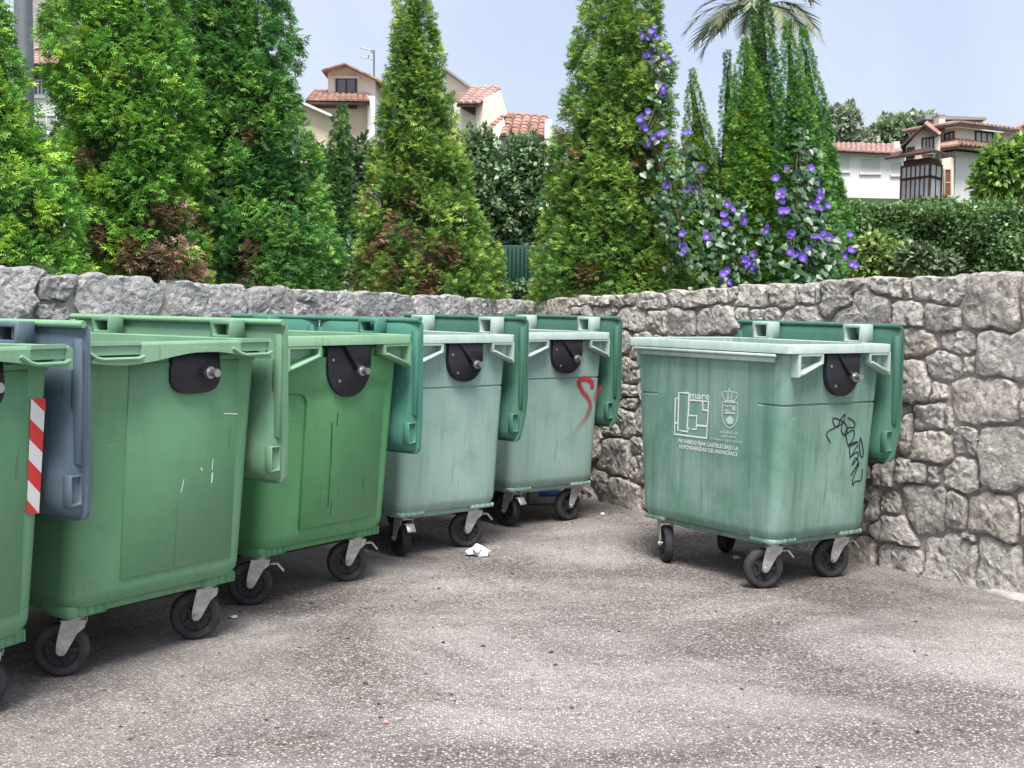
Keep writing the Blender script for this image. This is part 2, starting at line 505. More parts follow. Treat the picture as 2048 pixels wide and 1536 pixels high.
# ------------------------------------------------------------------ rubble stone walls
CORNER = np.array([0.09, 9.80])
def sinwarp(s, t, k):
    return 0.012 * np.sin(9.1 * s + 5.3 * t + k) + 0.008 * np.sin(-17 * s + 13 * t + 2.1 * k) + 0.007 * np.sin(31 * s + 27 * t + k * k)
def courses(length, hfun, seed, h0, h1, w0, w1):
    r = random.Random(seed)
    out, t = [], 0.0
    while t < 1.75:
        h = r.uniform(h0, h1)
        s = -r.uniform(0, w1)
        while s < length + 0.2:
            w = r.uniform(w0, w1)
            if r.random() < 0.16 and h > 0.18:      # two small stones on top of each other
                for q in (0.28, 0.76):
                    out.append((s + w * 0.3, t + h * q + r.uniform(-.015, .015), w * 0.3, h * 0.24))
                s += w * 0.62
            else:
                out.append((s + w / 2, t + h / 2 + r.uniform(-.035, .035), w / 2, h / 2 * r.uniform(0.85, 1.15)))
                s += w
        t += h
    return out
def stone_wall(name, label, d, nrm, length, hfun, given, gen, mat, seed, proud=(0.020, 0.042), _second=False):
    root = tag(empty(name, (*CORNER, 0)), label, 'stone wall')
    d3, n3 = np.array([*d, 0.0]), np.array([*nrm, 0.0])
    ncol = int(length / 0.25) + 1
    core = MB()
    rings = []
    for i in range(ncol + 1):
        s = length * i / ncol
        p = d3 * s
        h = hfun(s) - 0.03
        b = p - n3 * 0.45
        rings.append([(*p[:2], -0.3), (*p[:2], h), (*b[:2], h), (*b[:2], -0.3)])
    core.loft(rings, True, True)
    core.build('mortar', M['mortar'], root)
    boxes = list(given)
    for b in gen:
        if all(abs(b[0] - q[0]) > q[2] + b[2] * 0.35 or abs(b[1] - q[1]) > q[3] + b[3] * 0.35 for q in given):
            boxes.append(b)
    B = np.array(boxes)
    ds = 0.01
    ss, tt = np.arange(0, length, ds), np.arange(-0.06, 1.75, ds)
    SS, TT = np.meshgrid(ss, tt, indexing='ij')
    ws, wt = SS + sinwarp(SS, TT, seed), TT + sinwarp(TT, SS, seed + 2.7)
    best = np.full(SS.shape, 1e9)
    lab = np.full(SS.shape, -1)
    for i, (cs, ct, a, b) in enumerate(B):
        m = (np.abs(ss - cs) < a * 2.5 + .12)
        if not m.any(): continue
        i0, i1 = np.where(m)[0][[0, -1]]
        sl = slice(i0, i1 + 1)
        dd = ((np.abs(ws[sl] - cs) / a) ** 8 + (np.abs(wt[sl] - ct) / b) ** 8) ** (1 / 8) + np.maximum(0, 0)
        dd = dd - 0.0
        u = dd < best[sl]
        best[sl][u] = dd[u]
        lab[sl][u] = i
    hh = np.array([hfun(s) for s in ss])
    topn = 0.006 * np.sin(ss * 7 + seed) + 0.005 * np.sin(ss * 19 + 2 * seed) + 0.004 * np.sin(ss * 43)
    lab[TT > (hh + topn)[:, None]] = -2
    lab[best > 1.9] = -1
    if not _second:
        area = np.bincount(lab[lab >= 0].ravel(), minlength=len(B)) * ds * ds
        keep = [tuple(b) for b, a in zip(B, area) if a > 0.42 * 4 * b[2] * b[3] and a > .004]
        for c in list(root.children): bpy.data.objects.remove(c)
        bpy.data.objects.remove(root)
        return stone_wall(name, label, d, nrm, length, hfun, keep, [], mat, seed, proud, True)
    r = np.random.default_rng(seed)
    K = 36
    ang = np.arange(K) * 2 * math.pi / K
    rr = np.arange(0.004, 0.9, 0.004)
    count = 0
    for i in range(len(B)):
        m = lab == i
        if m.sum() < 22: continue
        w = np.where(m)
        cs, ct = ss[w[0]].mean(), tt[w[1]].mean()
        ii = np.clip(((cs + np.outer(np.cos(ang), rr)) / ds).round().astype(int), 0, len(ss) - 1)
        jj = np.clip(((ct + np.outer(np.sin(ang), rr) + 0.06) / ds).round().astype(int), 0, len(tt) - 1)
        oob = (cs + np.outer(np.cos(ang), rr) < 0) | (cs + np.outer(np.cos(ang), rr) > length)
        hit = (lab[ii, jj] != i) | oob
        first = np.where(hit.any(1), hit.argmax(1), len(rr) - 1)
        R = rr[first]
        R = 0.7 * R + 0.15 * (np.roll(R, 1) + np.roll(R, -1))
        gap = r.uniform(0.007, 0.014)
        R = np.maximum(R - gap, 0.012) * (1 + 0.022 * r.standard_normal(K))
        pr = r.uniform(*proud)
        tilt = r.uniform(-0.09, 0.09, 2)
        prof = [(1.0, -0.05), (1.0, pr * 0.15), (0.975, pr * 0.62), (0.91, pr * 0.90), (0.78, pr), (0.60, pr * 1.02), (0.40, pr * 1.04), (0.18, pr * 1.04)]
        sh = Vector((r.uniform(0, 50), r.uniform(0, 50), r.uniform(0, 50)))
        vs = []
        for q, (k, dep) in enumerate(prof):
            for j in range(K):
                a_, b_ = R[j] * k * math.cos(ang[j]), R[j] * k * math.sin(ang[j])
                pn = Vector((a_, b_, 0))
                nz = 0 if q < 2 else 0.014 * mnoise.noise(pn * 8 + sh) + 0.014 * abs(mnoise.noise(pn * 20 - sh)) + 0.010 * mnoise.noise(pn * 46 + sh)
                dpt = dep + nz * min(1, q / 3) + (tilt[0] * a_ + tilt[1] * b_ if q > 1 else 0)
                vs.append(d3 * a_ + np.array([0, 0, b_]) + n3 * dpt)
        mb = MB()
        mb.loft([vs[q * K:(q + 1) * K] for q in range(len(prof))], cap1=True)
        o = mb.build('stone', mat, root, smooth=28)
        o.location = d3 * cs + np.array([0, 0, ct])
        count += 1
    return root

def interp(xs, ys):
    return lambda s: float(np.interp(s, xs, ys))
DL = np.array([-0.6013, -0.7990]); NL = np.array([0.7990, -0.6013])
DR = np.array([0.5550, -0.8318]); NR = np.array([-0.8318, -0.5550])
HL = interp([0, 1.6, 2.86, 4.4, 7.2], [1.44, 1.470, 1.497, 1.564, 1.62])
HR = interp([0, 1.35, 2.46, 3.25, 4.35, 6.5], [1.44, 1.499, 1.547, 1.581, 1.614, 1.66])
def wall_box(u0, v0, u1, v1):
    """photo rectangle of one stone -> its place and size on the right-hand wall"""
    p0, n = np.array([*CORNER, 0.0]), np.array([*NR, 0.0])
    a = on_plane(u0, (v0 + v1) / 2, p0, n) - p0
    b = on_plane(u1, (v0 + v1) / 2, p0, n) - p0
    c = on_plane((u0 + u1) / 2, v0, p0, n)
    d = on_plane((u0 + u1) / 2, v1, p0, n)
    s0, s1 = a[:2] @ DR, b[:2] @ DR
    return ((s0 + s1) / 2, (c[2] + d[2]) / 2, (s1 - s0) / 2, (c[2] - d[2]) / 2)
Z1 = [(0,80,160,200),(170,70,205,110),(210,55,365,140),(368,60,405,140),(412,45,575,160),(580,45,620,155),(625,40,870,275),
      (110,120,330,260),(300,150,445,275),(460,165,610,295),(340,280,510,415),(525,280,680,385),(690,280,918,490),(455,390,635,510),
      (630,385,685,475),(345,430,465,600),(480,520,562,595),(568,500,870,700),(395,600,530,718),(538,630,570,720),(335,630,395,850),
      (400,725,570,860),(568,715,700,820),(700,710,930,975),(335,860,462,962),(465,865,518,970),(525,835,698,992),(240,865,328,970),
      (260,990,355,1090),(358,970,545,1190),(548,1005,625,1170),(630,985,870,1200),(205,980,258,1100),(245,1090,440,1215),(270,1215,440,1340),(450,1185,670,1390),
      (600,1180,685,1225),(685,1205,908,1430),(880,45,1010,270),(878,500,1000,700),(880,985,1010,1200)]
Z2 = [(700,140,830,300),(835,155,970,295),(965,165,1130,300),(1140,165,1355,300),(705,470,805,565),(705,575,780,655),(700,665,800,735),
      (690,740,805,890),(580,895,745,1095),(755,895,820,1000),(750,1020,800,1120),(635,1120,815,1290),(530,1080,630,1200),
      (575,830,690,890),(400,105,495,150),(500,95,640,160),(645,80,780,165),(785,85,975,155),(975,70,1200,160),(1205,65,1310,145),
      (1315,45,1360,120),(1365,50,1530,160),(1535,40,1680,165),(1685,40,1800,130),(1805,50,1850,130),(400,155,530,200),
      (540,150,690,200),(1365,140,1440,220),(1445,145,1595,215),(1640,145,1815,235)]
given = [wall_box(1648 + a / 2.195, 530 + b / 2.195, 1648 + c / 2.195, 530 + d / 2.195) for a, b, c, d in Z1]
given += [wall_box(1000 + a / 2.844, 560 + b / 2.844, 1000 + c / 2.844, 560 + d / 2.844) for a, b, c, d in Z2]
stone_wall('stone_wall', 'pale rubble stone retaining wall behind the lone streaked bin', DR, NR, 6.2, HR, given,
           courses(6.2, HR, 4, 0.13, 0.24, 0.16, 0.42), M['stone'], 3)
stone_wall('stone_wall', 'grey rough stone wall running behind the row of bins', DL, NL, 7.2, HL, [],
           courses(7.2, HL, 9, 0.20, 0.30, 0.28, 0.62), M['stone_grey'], 8, (0.012, 0.030))
# concrete skim at the foot of the near wall
fb = MB()
rings = []
for i in range(13):
    s = 4.05 + 2.15 * i / 12
    p = CORNER + DR * s
    wd = 0.0 + 0.26 * max(0, (s - 4.1)) / 2.1 + 0.03 * math.sin(s * 7) + .015 * math.sin(s * 23)
    q = p + NR * (0.05 + wd)
    rings.append([(*p, -0.05), (*p, 0.03), (*(p + NR * 0.03), 0.025), (*q, 0.004), (*q, -0.05)])
fb.loft(rings, True, True)
tag(fb.build('concrete_footing', plain('pale_concrete', (0.42, 0.40, 0.38), 0.9, 0.2, var=0.3, scale=9), smooth=60),
    'pale concrete skim along the foot of the near wall', 'footing')

# ------------------------------------------------------------------ planted terrace and hillside behind the walls
def terrain_z(x, y):
    z = 1.36 + 0.02 * math.sin(x * 2.1 + y)
    if y > 24: z += (y - 24) * 0.09
    if y > 38: z += (y - 38) * 0.05
    return z
def behind(x, y):
    p = np.array([x, y]) - CORNER
    return -(p @ NL) > 0.2 and -(p @ NR) > 0.2 or (-(p @ NL) > 0.2 and x < CORNER[0]) or (-(p @ NR) > 0.2 and x > CORNER[0])
def terrain(name, xs, ys, mat):
    mb = MB()
    for i in range(len(xs) - 1):
        for j in range(len(ys) - 1):
            if behind((xs[i] + xs[i + 1]) / 2, (ys[j] + ys[j + 1]) / 2):
                q = [(xs[i], ys[j]), (xs[i + 1], ys[j]), (xs[i + 1], ys[j + 1]), (xs[i], ys[j + 1])]
                mb.add([(a, b, terrain_z(a, b)) for a, b in q], [(0, 1, 2, 3)])
    return tag(mb.build(name, mat), kind='structure')
terrain('terrace', list(np.arange(-8, 8.01, 0.2)), list(np.arange(2, 15.01, 0.2)), M['soil'])
grass = plain('hillside_grass', (0.035, 0.065, 0.022), 0.95, 0.1, var=0.4, scale=2)
terrain('hillside', list(np.arange(-72, 73, 4.0)), list(np.arange(15, 144, 4.0)), grass)

# ------------------------------------------------------------------ wheeled waste containers
# local frame: x = towards the hinged rear, y = along the bin (near end at -y), z = up
def rring(x0, x1, y0, y1, r, z, n=5, m=8):
    cs = [(x1 - r, y0 + r, -90), (x1 - r, y1 - r, 0), (x0 + r, y1 - r, 90), (x0 + r, y0 + r, 180)]
    arcs = [[(cx + r * math.cos(rad(a0 + 90 * k / n)), cy + r * math.sin(rad(a0 + 90 * k / n))) for k in range(n + 1)] for cx, cy, a0 in cs]
    pts = []
    for i in range(4):
        pts += arcs[i]
        a, b = arcs[i][-1], arcs[(i + 1) % 4][0]
        pts += [(a[0] + (b[0] - a[0]) * k / m, a[1] + (b[1] - a[1]) * k / m) for k in range(1, m)]
    return [(x, y, z) for x, y in pts]

DIM = {
    # half sizes: rim, body top, body bottom; heights
    'big':   dict(rx=.480, ry=.705, tx=.438, ty=.645, bx=.428, by=.580, zr=1.250, zt=1.19, zb=.300, zl=1.322, lx0=.475, lx1=.565, lbot=.64, cx=.325, cy=.465, rt=.045, rb=.075),
    'small': dict(rx=.385, ry=.602, tx=.356, ty=.556, bx=.348, by=.496, zr=1.235, zt=1.18, zb=.280, zl=1.328, lx0=.385, lx1=.485, lbot=.615, cx=.250, cy=.400, rt=.04, rb=.06),
}
def lerp(a, b, t): return a + (b - a) * t
def face_y(D, z):      # |y| of the end faces at height z
    return lerp(D['by'], D['ty'], (z - D['zb']) / (D['zt'] - D['zb']))
def face_x(D, z):
    return lerp(D['bx'], D['tx'], (z - D['zb']) / (D['zt'] - D['zb']))

def caster_meshes():
    R, W = 0.102, 0.050
    # wheel centre at (0,0,R); axle along local y; swivel pivot above and ahead of it (+x side)
    tyre = MB()
    prof = [(R * .66, -W * .42), (R * .80, -W * .5), (R * .93, -W * .46), (R * .99, -W * .26), (R, 0), (R * .99, W * .26), (R * .93, W * .46), (R * .80, W * .5), (R * .66, W * .42)]
    N = 30
    tyre.loft([[(r * math.cos(6.2832 * k / N), y, R + r * math.sin(6.2832 * k / N)) for k in range(N)] for r, y in prof], closed=True)
    hub = MB()
    for sgn in (-1, 1):
        rings = [[(r * math.cos(6.2832 * k / N), sgn * y, R + r * math.sin(6.2832 * k / N)) for k in range(N)]
                 for r, y in ((R * .67, W * .36), (R * .62, W * .38), (R * .58, W * .20), (R * .34, W * .16), (R * .30, W * .40), (R * .12, W * .46))]
        hub.loft(rings, False, True)
        for k in range(5):
            a = 6.2832 * k / 5
            c, s_ = math.cos(a), math.sin(a)
            b = [(R * .30, -.007), (R * .60, -.009), (R * .60, .009), (R * .30, .007)]
            hub.add([(r * c - w * s_, sgn * yy, R + r * s_ + w * c) for yy in (W * .18, W * .36) for r, w in b],
                    [(0, 1, 2, 3), (4, 5, 6, 7), (0, 1, 5, 4), (1, 2, 6, 5), (2, 3, 7, 6), (3, 0, 4, 7)])
    fork = MB()
    top = 0.217
    for sgn in (-1, 1):
        y0, y1 = sgn * .033, sgn * .0375
        poly = [(.004, top), (.090, top), (.086, top - .028), (.060, top - .050), (.020, R - .006), (.010, R - .018), (-.008, R - .018), (-.018, R - .006), (-.016, R + .03), (-.004, top - .03)]
        fork.prism(poly, lambda a, b, d: (a, d, b), y0, y1)
    fork.box((-.002, -.0374, top - .005), (.090, .0374, top + .001))
    fork.tube([(.045, 0, top), (.045, 0, top + .010)], .040, 16)
    fork.tube([(.045, 0, top + .010), (.045, 0, top + .022)], .030, 14)
    fork.box((.002, -.048, top + .0145), (.088, .048, top + .0185))
    for sgn in (-1, 1):
        fork.tube([(.062, sgn * .030, top - .018), (.062, sgn * .041, top - .018)], .006, 6)
        fork.tube([(0, sgn * .036, R), (0, sgn * .047, R)], .013, 6)
    fork.tube([(0, -.043, R), (0, .043, R)], .009, 8)
    brake = MB()
    brake.box((.085, -.022, top - .030), (.120, .022, top - .022))
    brake.prism([(.118, top - .026), (.150, top - .065), (.156, top - .058), (.124, top - .02)], lambda a, b, d: (a, d, b), -.026, .026)
    return tyre, hub, fork, brake
_ty, _hu, _fo, _br = caster_meshes()
_proto = {}
def caster(root, x, y, ztop, yaw, brake=False):
    if not _proto:
        f = _fo.build('caster_fork', M['zinc'], smooth=40, bevel=.0015)
        t = _ty.build('tyre', M['rubber'], smooth=60)
        h = _hu.build('hub', M['hub'], smooth=35)
        b = _br.build('brake_pedal', M['zinc'], bevel=.002)
        for k, o in zip('fthb', (f, t, h, b)):
            _proto[k] = o.data
            bpy.data.objects.remove(o)
    f = link(bpy.data.objects.new('caster_fork', _proto['f']), root)
    # pivot (local +.045 x) sits under (x, y)
    f.location = (x - .045 * math.cos(yaw), y - .045 * math.sin(yaw), 0)
    f.rotation_euler = (0, 0, yaw)
    for nm, k in (('tyre', 't'), ('hub', 'h')):
        link(bpy.data.objects.new(nm, _proto[k]), f)
    if brake:
        link(bpy.data.objects.new('brake_pedal', _proto['b']), f)
    return f

def make_lid(root, D, mat, dome=0.09, y0=None, y1=None, name='lid', lean=.055, deep=0.65):
    """open lid hanging down behind the bin, outer side towards the bin"""
    ly0, ly1 = (-D['ry'] + .012 if y0 is None else y0), (D['ry'] - .012 if y1 is None else y1)
    zt, zb, xr = D['zl'], D['lbot'], D['lx1']
    def ring(dep, iy, it, ib, r):
        pts = []
        for (a, b) in [(p[0], p[1]) for p in rring(zb + ib, zt - it, ly0 + iy, ly1 - iy, r, 0, 6, 6)]:
            k = max(0.0, (0.90 - a) / 0.28)                      # lower part leans in towards the bin
            bow = 1 - deep + deep * min(1, max(0, (zt - a - .05) / 0.48))
            pts.append((xr - dep * bow - lean * k * k, b, a))
        return pts
    mb = MB()
    rings = [ring(-.004, .000, .000, .000, .035), ring(.014, .000, .000, .000, .035), ring(.016, .012, .006, .012, .035), ring(.050, .020, .010, .022, .055),
             ring(dome, .036, .02, .05, .07), ring(dome + .022, .085, .06, .10, .09), ring(dome + .030, .16, .12, .18, .10)]
    inner = [ring(dome + .018, .165, .125, .185, .10), ring(dome + .010, .09, .066, .106, .09), ring(dome - .010, .045, .03, .06, .07), ring(.040, .030, .02, .034, .05), ring(-.006, .018, .012, .018, .04)]
    mb.loft(rings + inner, closed=False)
    # close dome faces and the lip
    n = len(rings[0])
    o = len(mb.v)
    L = len(rings + inner)
    mb.f += [tuple(range((len(rings) - 1) * n, len(rings) * n)), tuple(range(len(rings) * n, (len(rings) + 1) * n))]
    mb.f += [((L - 1) * n + i, (L - 1) * n + (i + 1) % n, (i + 1) % n, i) for i in range(n)]
    # the loft above also bridged dome -> inner dome: remove those quads
    q0 = (len(rings) - 1) * n
    mb.f = [f for k, f in enumerate(mb.f) if not (q0 <= k < q0 + n)]
    mb.mi = [0] * len(mb.f)
    lid = mb.build(name, mat, root, smooth=38)
    # moulded grip at the free edge, on both ends
    for sgn, yy in ((-1, ly0), (1, ly1)):
        gp = MB()
        x0, x1, z0, z1 = xr - dome - .004 - lean * .5, xr - .026 - lean * .5, zb + .055, zb + .165
        gp.frame([(x0, z0), (x1, z0), (x1, z1), (x0, z1)], [(x0 + .010, z0 + .012), (x1 - .010, z0 + .012), (x1 - .010, z1 - .008), (x0 + .010, z1 - .008)],
                 lambda a, b, d, sgn=sgn, yy=yy: (a, yy - sgn * d, b), .006, .045)
        gp.build('grip', mat, lid, bevel=.004)
        rb = MB()
        rb.prism([(xr - .055, zb + .20), (xr - .030, zb + .19), (xr - .028, zt - .06), (xr - .036, zt - .05)],
                 lambda a, b, d, sgn=sgn, yy=yy: (a, yy - sgn * d, b), .004, .05)
        rb.build('stiffening_rib', mat, lid, bevel=.004)
    return lid

def container(name, label, D, x, y, yaw, body_m, rim_m, lid_m, style, swivels, group='wheeled waste containers'):
    D = DIM[D] if isinstance(D, str) else D
    root = tag(empty(name, (x, y, 0), yaw), label, 'waste container', group)
    rx, ry, zr, zt, zb = D['rx'], D['ry'], D['zr'], D['zt'], D['zb']
    # --- body shell
    body = MB()
    def sec(z, off=0.0, mask=None):
        t = (z - zb) / (zt - zb)
        hx, hy, r = lerp(D['bx'], D['tx'], t), lerp(D['by'], D['ty'], t), lerp(D['rb'], D['rt'], t)
        if mask is None:
            return rring(-hx + off, hx - off, -hy + off, hy - off, max(.012, r - off), z)
        a, b = rring(-hx, hx, -hy, hy, r, z), rring(-hx + off, hx - off, -hy + off, hy - off, max(.012, r - off), z)
        return [q if mask(p) else p for p, q in zip(a, b)]
    rings = [rring(-D['bx'] + .06, D['bx'] - .06, -D['by'] + .06, D['by'] - .06, D['rb'] * .7, zb - .032),
             rring(-D['bx'] + .022, D['bx'] - .022, -D['by'] + .022, D['by'] - .022, D['rb'] * .9, zb - .024), sec(zb + .004, .004), sec(zb + .03)]
    if style in ('small', 'small_front'):
        zg = 0.945 if style == 'small' else 0.935
        mk = (lambda p: True) if style == 'small' else (lambda p: p[0] > -.30 or abs(p[1]) > 0.40)
        for z in np.linspace(zb + .10, zg - .06, 5): rings.append(sec(float(z)))
        for dz, off in ((-.010, 0), (-.006, .008), (.001, .008), (.004, 0)): rings.append(sec(zg + dz, off, mk))
        rings.append(sec(1.06))
    else:
        for z in np.linspace(zb + .12, 1.08, 6): rings.append(sec(float(z)))
    rings += [sec(zt - .03), sec(zt)]
    rings += [sec(zt, .016), sec(zb + .3, .016), sec(zb + .06, .018), sec(zb + .03, .05)]
    body.loft(rings, True, True)
    bo = body.build('body', body_m, root, smooth=32)
    # --- rim flange
    rim = MB()
    def rr2(o, z): return rring(-rx + o, rx - o, -ry + o, ry - o, max(.015, .035 - o * .3), z)
    ti, tj = rx - D['tx'] + .012, ry - D['ty'] + .012
    def rin(z): return rring(-rx + ti, rx - ti, -ry + tj, ry - tj, .04, z)
    rim.loft([rin(zt - .012), rin(zr - .004), rr2(.03, zr), rr2(.004, zr - .002), rr2(0, zr - .008), rr2(0, zr - .045), rr2(.010, zr - .045), rr2(.012, zr - .018), rin(zr - .022)][::1], closed=False)
    rim.build('rim', rim_m, root, smooth=35)
    lip = MB()      # second ledge under the long sides of the rim
    for sx in (-1, 1):
        xs = sorted((sx * (rx - .014), sx * (rx + .006)))
        lip.box((xs[0], -ry + .09, zr - .066), (xs[1], ry - .09, zr - .050))
        ys = sorted((sx * (rx - .030), sx * (rx - .004)))
        lip.box((ys[0], -ry + .11, zr - .092), (ys[1], ry - .11, zr - .0665))
    lip.build('rim_ledge', rim_m, root, bevel=.004)
    for e in (-1, 1):                                           # the two ends
        yo = e * (ry - .001)
        def fm(a, b, d, e=e): return (a, e * d, b)
        if style == 'wavy':
            lp = MB()
            n = 30
            xs = [-.465 + .93 * i / n for i in range(n + 1)]
            def zlow(xx):
                return zr - .062 + .020 * math.cos((xx - .10) * 8.0)
            for i in range(n):
                a, b = xs[i], xs[i + 1]
                mid = (a + b) / 2
                hole = -.42 < mid < -.22 or .27 < mid < .43
                ztop = zr - .010
                if hole:
                    lp.prism([(a, zlow(a)), (b, zlow(b)), (b, zr - .058), (a, zr - .058)], fm, ry - .026, ry + .012)
                    lp.prism([(a, zr - .010), (b, zr - .010), (b, zr + .004), (a, zr + .004)], fm, ry - .012, ry + .010)
                else:
                    lp.prism([(a, zlow(a)), (b, zlow(b)), (b, ztop), (a, ztop)], fm, ry - .012, ry + .006)
            for (h0, h1) in ((-.425, -.215), (.265, .435)):
                pts = [(h0 - .03, e * (ry + .010), zr - .030), (h0 + .005, e * (ry + .016), zr - .052), (h0 + .03, e * (ry + .018), zr - .058), (h1 - .02, e * (ry + .018), zr - .058), (h1 + .005, e * (ry + .016), zr - .050)]
                lp.tube(pts, .007, 6)
            lp.build('end_lip', rim_m, root, smooth=35)
        else:
            sc = rx / .385
            zz = zr - .045
            for o, i in (([(-.315, zz), (-.135, zz), (-.135, zz - .052), (-.315, zz - .118)], [(-.296, zz - .014), (-.152, zz - .014), (-.152, zz - .040), (-.296, zz - .094)]),
                         ([(.205, zz), (.372, zz), (.372, zz - .118), (.205, zz - .052)], [(.222, zz - .014), (.354, zz - .014), (.354, zz - .094), (.222, zz - .040)])):
                br = MB()
                f2 = lambda a, b, d, e=e: (a * sc, e * d, b)
                br.frame(o, i, f2, ry - .055, ry - .002)
                br.prism([(p[0], p[1]) for p in i], f2, ry - .055, ry - .049)
                br.tube([(i[3][0] * sc, e * (ry + .001), i[3][1] - .008), (i[2][0] * sc, e * (ry + .001), i[2][1] - .008)], .008, 6)
                br.build('lifting_bracket', rim_m, root, smooth=35, bevel=.003)
        # --- black trunnion plate
        pc, pw, pz = (.095, .130, 1.13) if style == 'wavy' else ((.055, .150, 1.105) if style == 'panel' else (.035, .122, 1.095))
        ytop = face_y(D, 1.10) + (.024 if style == 'wavy' else .030 if style == 'panel' else .030)
        poly = [(pc + pw, zr - .048), (pc - pw, zr - .048)] if style != 'wavy' else [(pc + pw * .92, zr - .044), (pc - pw * .92, zr - .044)]
        for k in range(13):
            a = math.pi + math.pi * k / 12
            rr = pw if style != 'wavy' else pw * .98
            cx_, cz_ = math.cos(a), math.sin(a)
            if style == 'wavy':
                cx_, cz_ = math.copysign(abs(cx_) ** .6, cx_), math.copysign(abs(cz_) ** .75, cz_) * .75
            poly.append((pc + rr * cx_, pz + rr * cz_ * (1.0 if style != 'wavy' else .9)))
        pl = MB()
        pl.prism(poly, fm, ytop - .06, ytop)
        plate = pl.build('trunnion_plate', M['black'], root, bevel=.004)
        det = MB()
        if style != 'wavy':      # folded gusset carrying the pin
            px = pc + .055
            A = [(pc - .055, ry - .014, zr - .048), (pc + pw * .97, ry - .014, zr - .048), (px + .035, ytop + .022, pz - .02), (px - .02, ytop + .022, pz - .02)]
            Bq = [(pc - .055, ytop - .004, zr - .048), (pc + pw * .97, ytop - .004, zr - .048), (px + .035, ytop - .004, pz - .02), (px - .02, ytop - .004, pz - .02)]
            det.add([(p[0], e * p[1], p[2]) for p in A + Bq], [(0, 1, 2, 3), (7, 6, 5, 4), (0, 4, 5, 1), (1, 5, 6, 2), (2, 6, 7, 3), (3, 7, 4, 0)])
            det.build('gusset', M['black'], plate, bevel=.003)
        else:
            px = pc + .045
        pin = MB()
        pzc = pz - .025 if style != 'wavy' else pz - .005
        pin.tube([(px, e * (ytop - .01), pzc), (px, e * (ytop + .066), pzc)], .0165, 14)
        pin.tube([(px, e * (ytop + .018), pzc), (px, e * (ytop + .030), pzc)], .024, 14)
        pin.build('lifting_pin', M['steel'], plate, smooth=40)
        if style != 'wavy':
            for bxx, bz in ((pc - pw * .80, pz + .03), (pc - pw * .5, pz - .07)):
                bt = MB()
                bt.tube([(bxx, e * (ytop - .004), bz), (bxx, e * (ytop + .005), bz)], .0075, 8)
                bt.build('bolt', M['steel'], plate, smooth=40)
        # --- raised mouldings of the end faces
        if style == 'panel':
            pnl = MB()
            def fp(a, b, d, e=e): return (a, e * (face_y(D, b) + d), b)
            c = []
            def arc(cx, cz, r, a0, a1, n=6):
                return [(cx + r * math.cos(rad(lerp(a0, a1, k / n))), cz + r * math.sin(rad(lerp(a0, a1, k / n)))) for k in range(n + 1)]
            c += [(-.200, .345), (.330, .345)] + [(.330, .98)] + arc(.370, .985, .04, 180, 90) + [(.378, 1.03), (.392, 1.15), (-.392, 1.15), (-.385, .985)] + arc(-.260, .925, .06, 90, 0)
            # split in level bands so that it follows the tapered face
            pnl.prism(c, fp, -.006, .016)
            pnl.build('end_panel', body_m, root, bevel=.005)
        if style == 'wavy':
            pnl = MB()
            def fp(a, b, d, e=e): return (a, e * (face_y(D, b) + d), b)
            pnl.prism([(-.215, .355), (.345, .355), (.335, 1.17), (-.215, 1.17)], fp, -.006, .006)
            pnl.build('end_panel', body_m, root, bevel=.004)
    # --- chassis
    ch = MB()
    bx, by = D['bx'], D['by']
    for sx in (-1, 1):
        xs = sorted((sx * (bx - .13), sx * (bx - .05)))
        ch.box((xs[0], -by + .12, zb - .062), (xs[1], by - .12, zb - .022))
    for sy in (-1, 1):
        ys = sorted((sy * (by - .12), sy * (by - .045)))
        ch.box((-bx + .12, ys[0], zb - .060), (bx - .12, ys[1], zb - .021))
    ch.build('chassis', body_m, root, bevel=.006)
    uf = MB()  # box added under the bin to darken the gap there
    uf.box((-bx + .145, -by + .14, .205), (bx - .145, by - .14, zb - .0325))
    uf.build('underbin_shade_box', M['hub'], root, bevel=.01)
    for i, (sx, sy) in enumerate(((-1, -1), (1, -1), (-1, 1), (1, 1))):
        ft = MB()
        cx_, cy_ = sx * D['cx'], sy * D['cy']
        ft.prism([(cx_ - .085, cy_ - .080), (cx_ + .085, cy_ - .080), (cx_ + .085, cy_ + .080), (cx_ - .085, cy_ + .080)], lambda a, b, d: (a, b, d), .2365, zb - .0185)
        for k in range(5):
            xx = cx_ - .076 + .038 * k
            ft.box((xx - .004, cy_ - .087, .2375), (xx + .004, cy_ + .087, zb - .019))
        ft.build('caster_mount', body_m, root, bevel=.004)
        caster(root, cx_, cy_, .25, swivels[i] - yaw, brake=(i == 0 or i == 1) and style != 'wavy')
    # --- lid, hinge rail and hinge blocks
    hr = MB()
    hr.tube([(D['lx1'] - .022, -ry + .02, D['zl'] - .004), (D['lx1'] - .022, ry - .02, D['zl'] - .004)], .013, 8)
    hr.build('hinge_rail', lid_m if style != 'wavy' else rim_m, root, smooth=60)
    for yy in (-.36 * ry / .602, .30 * ry / .602):
        hb = MB()
        w = .065
        hb.frame([(yy - w, zr - .01), (yy + w, zr - .01), (yy + w, D['zl'] + .002), (yy - w, D['zl'] + .002)],
                 [(yy - w + .022, zr + .010), (yy + w - .022, zr + .010), (yy + w - .022, D['zl'] - .018), (yy - w + .022, D['zl'] - .018)],
                 lambda a, b, d: (d, a, b), rx - .035, D['lx1'] - .042)
        hb.build('hinge_block', rim_m if style in ('small', 'small_front') else lid_m, root, bevel=.004)
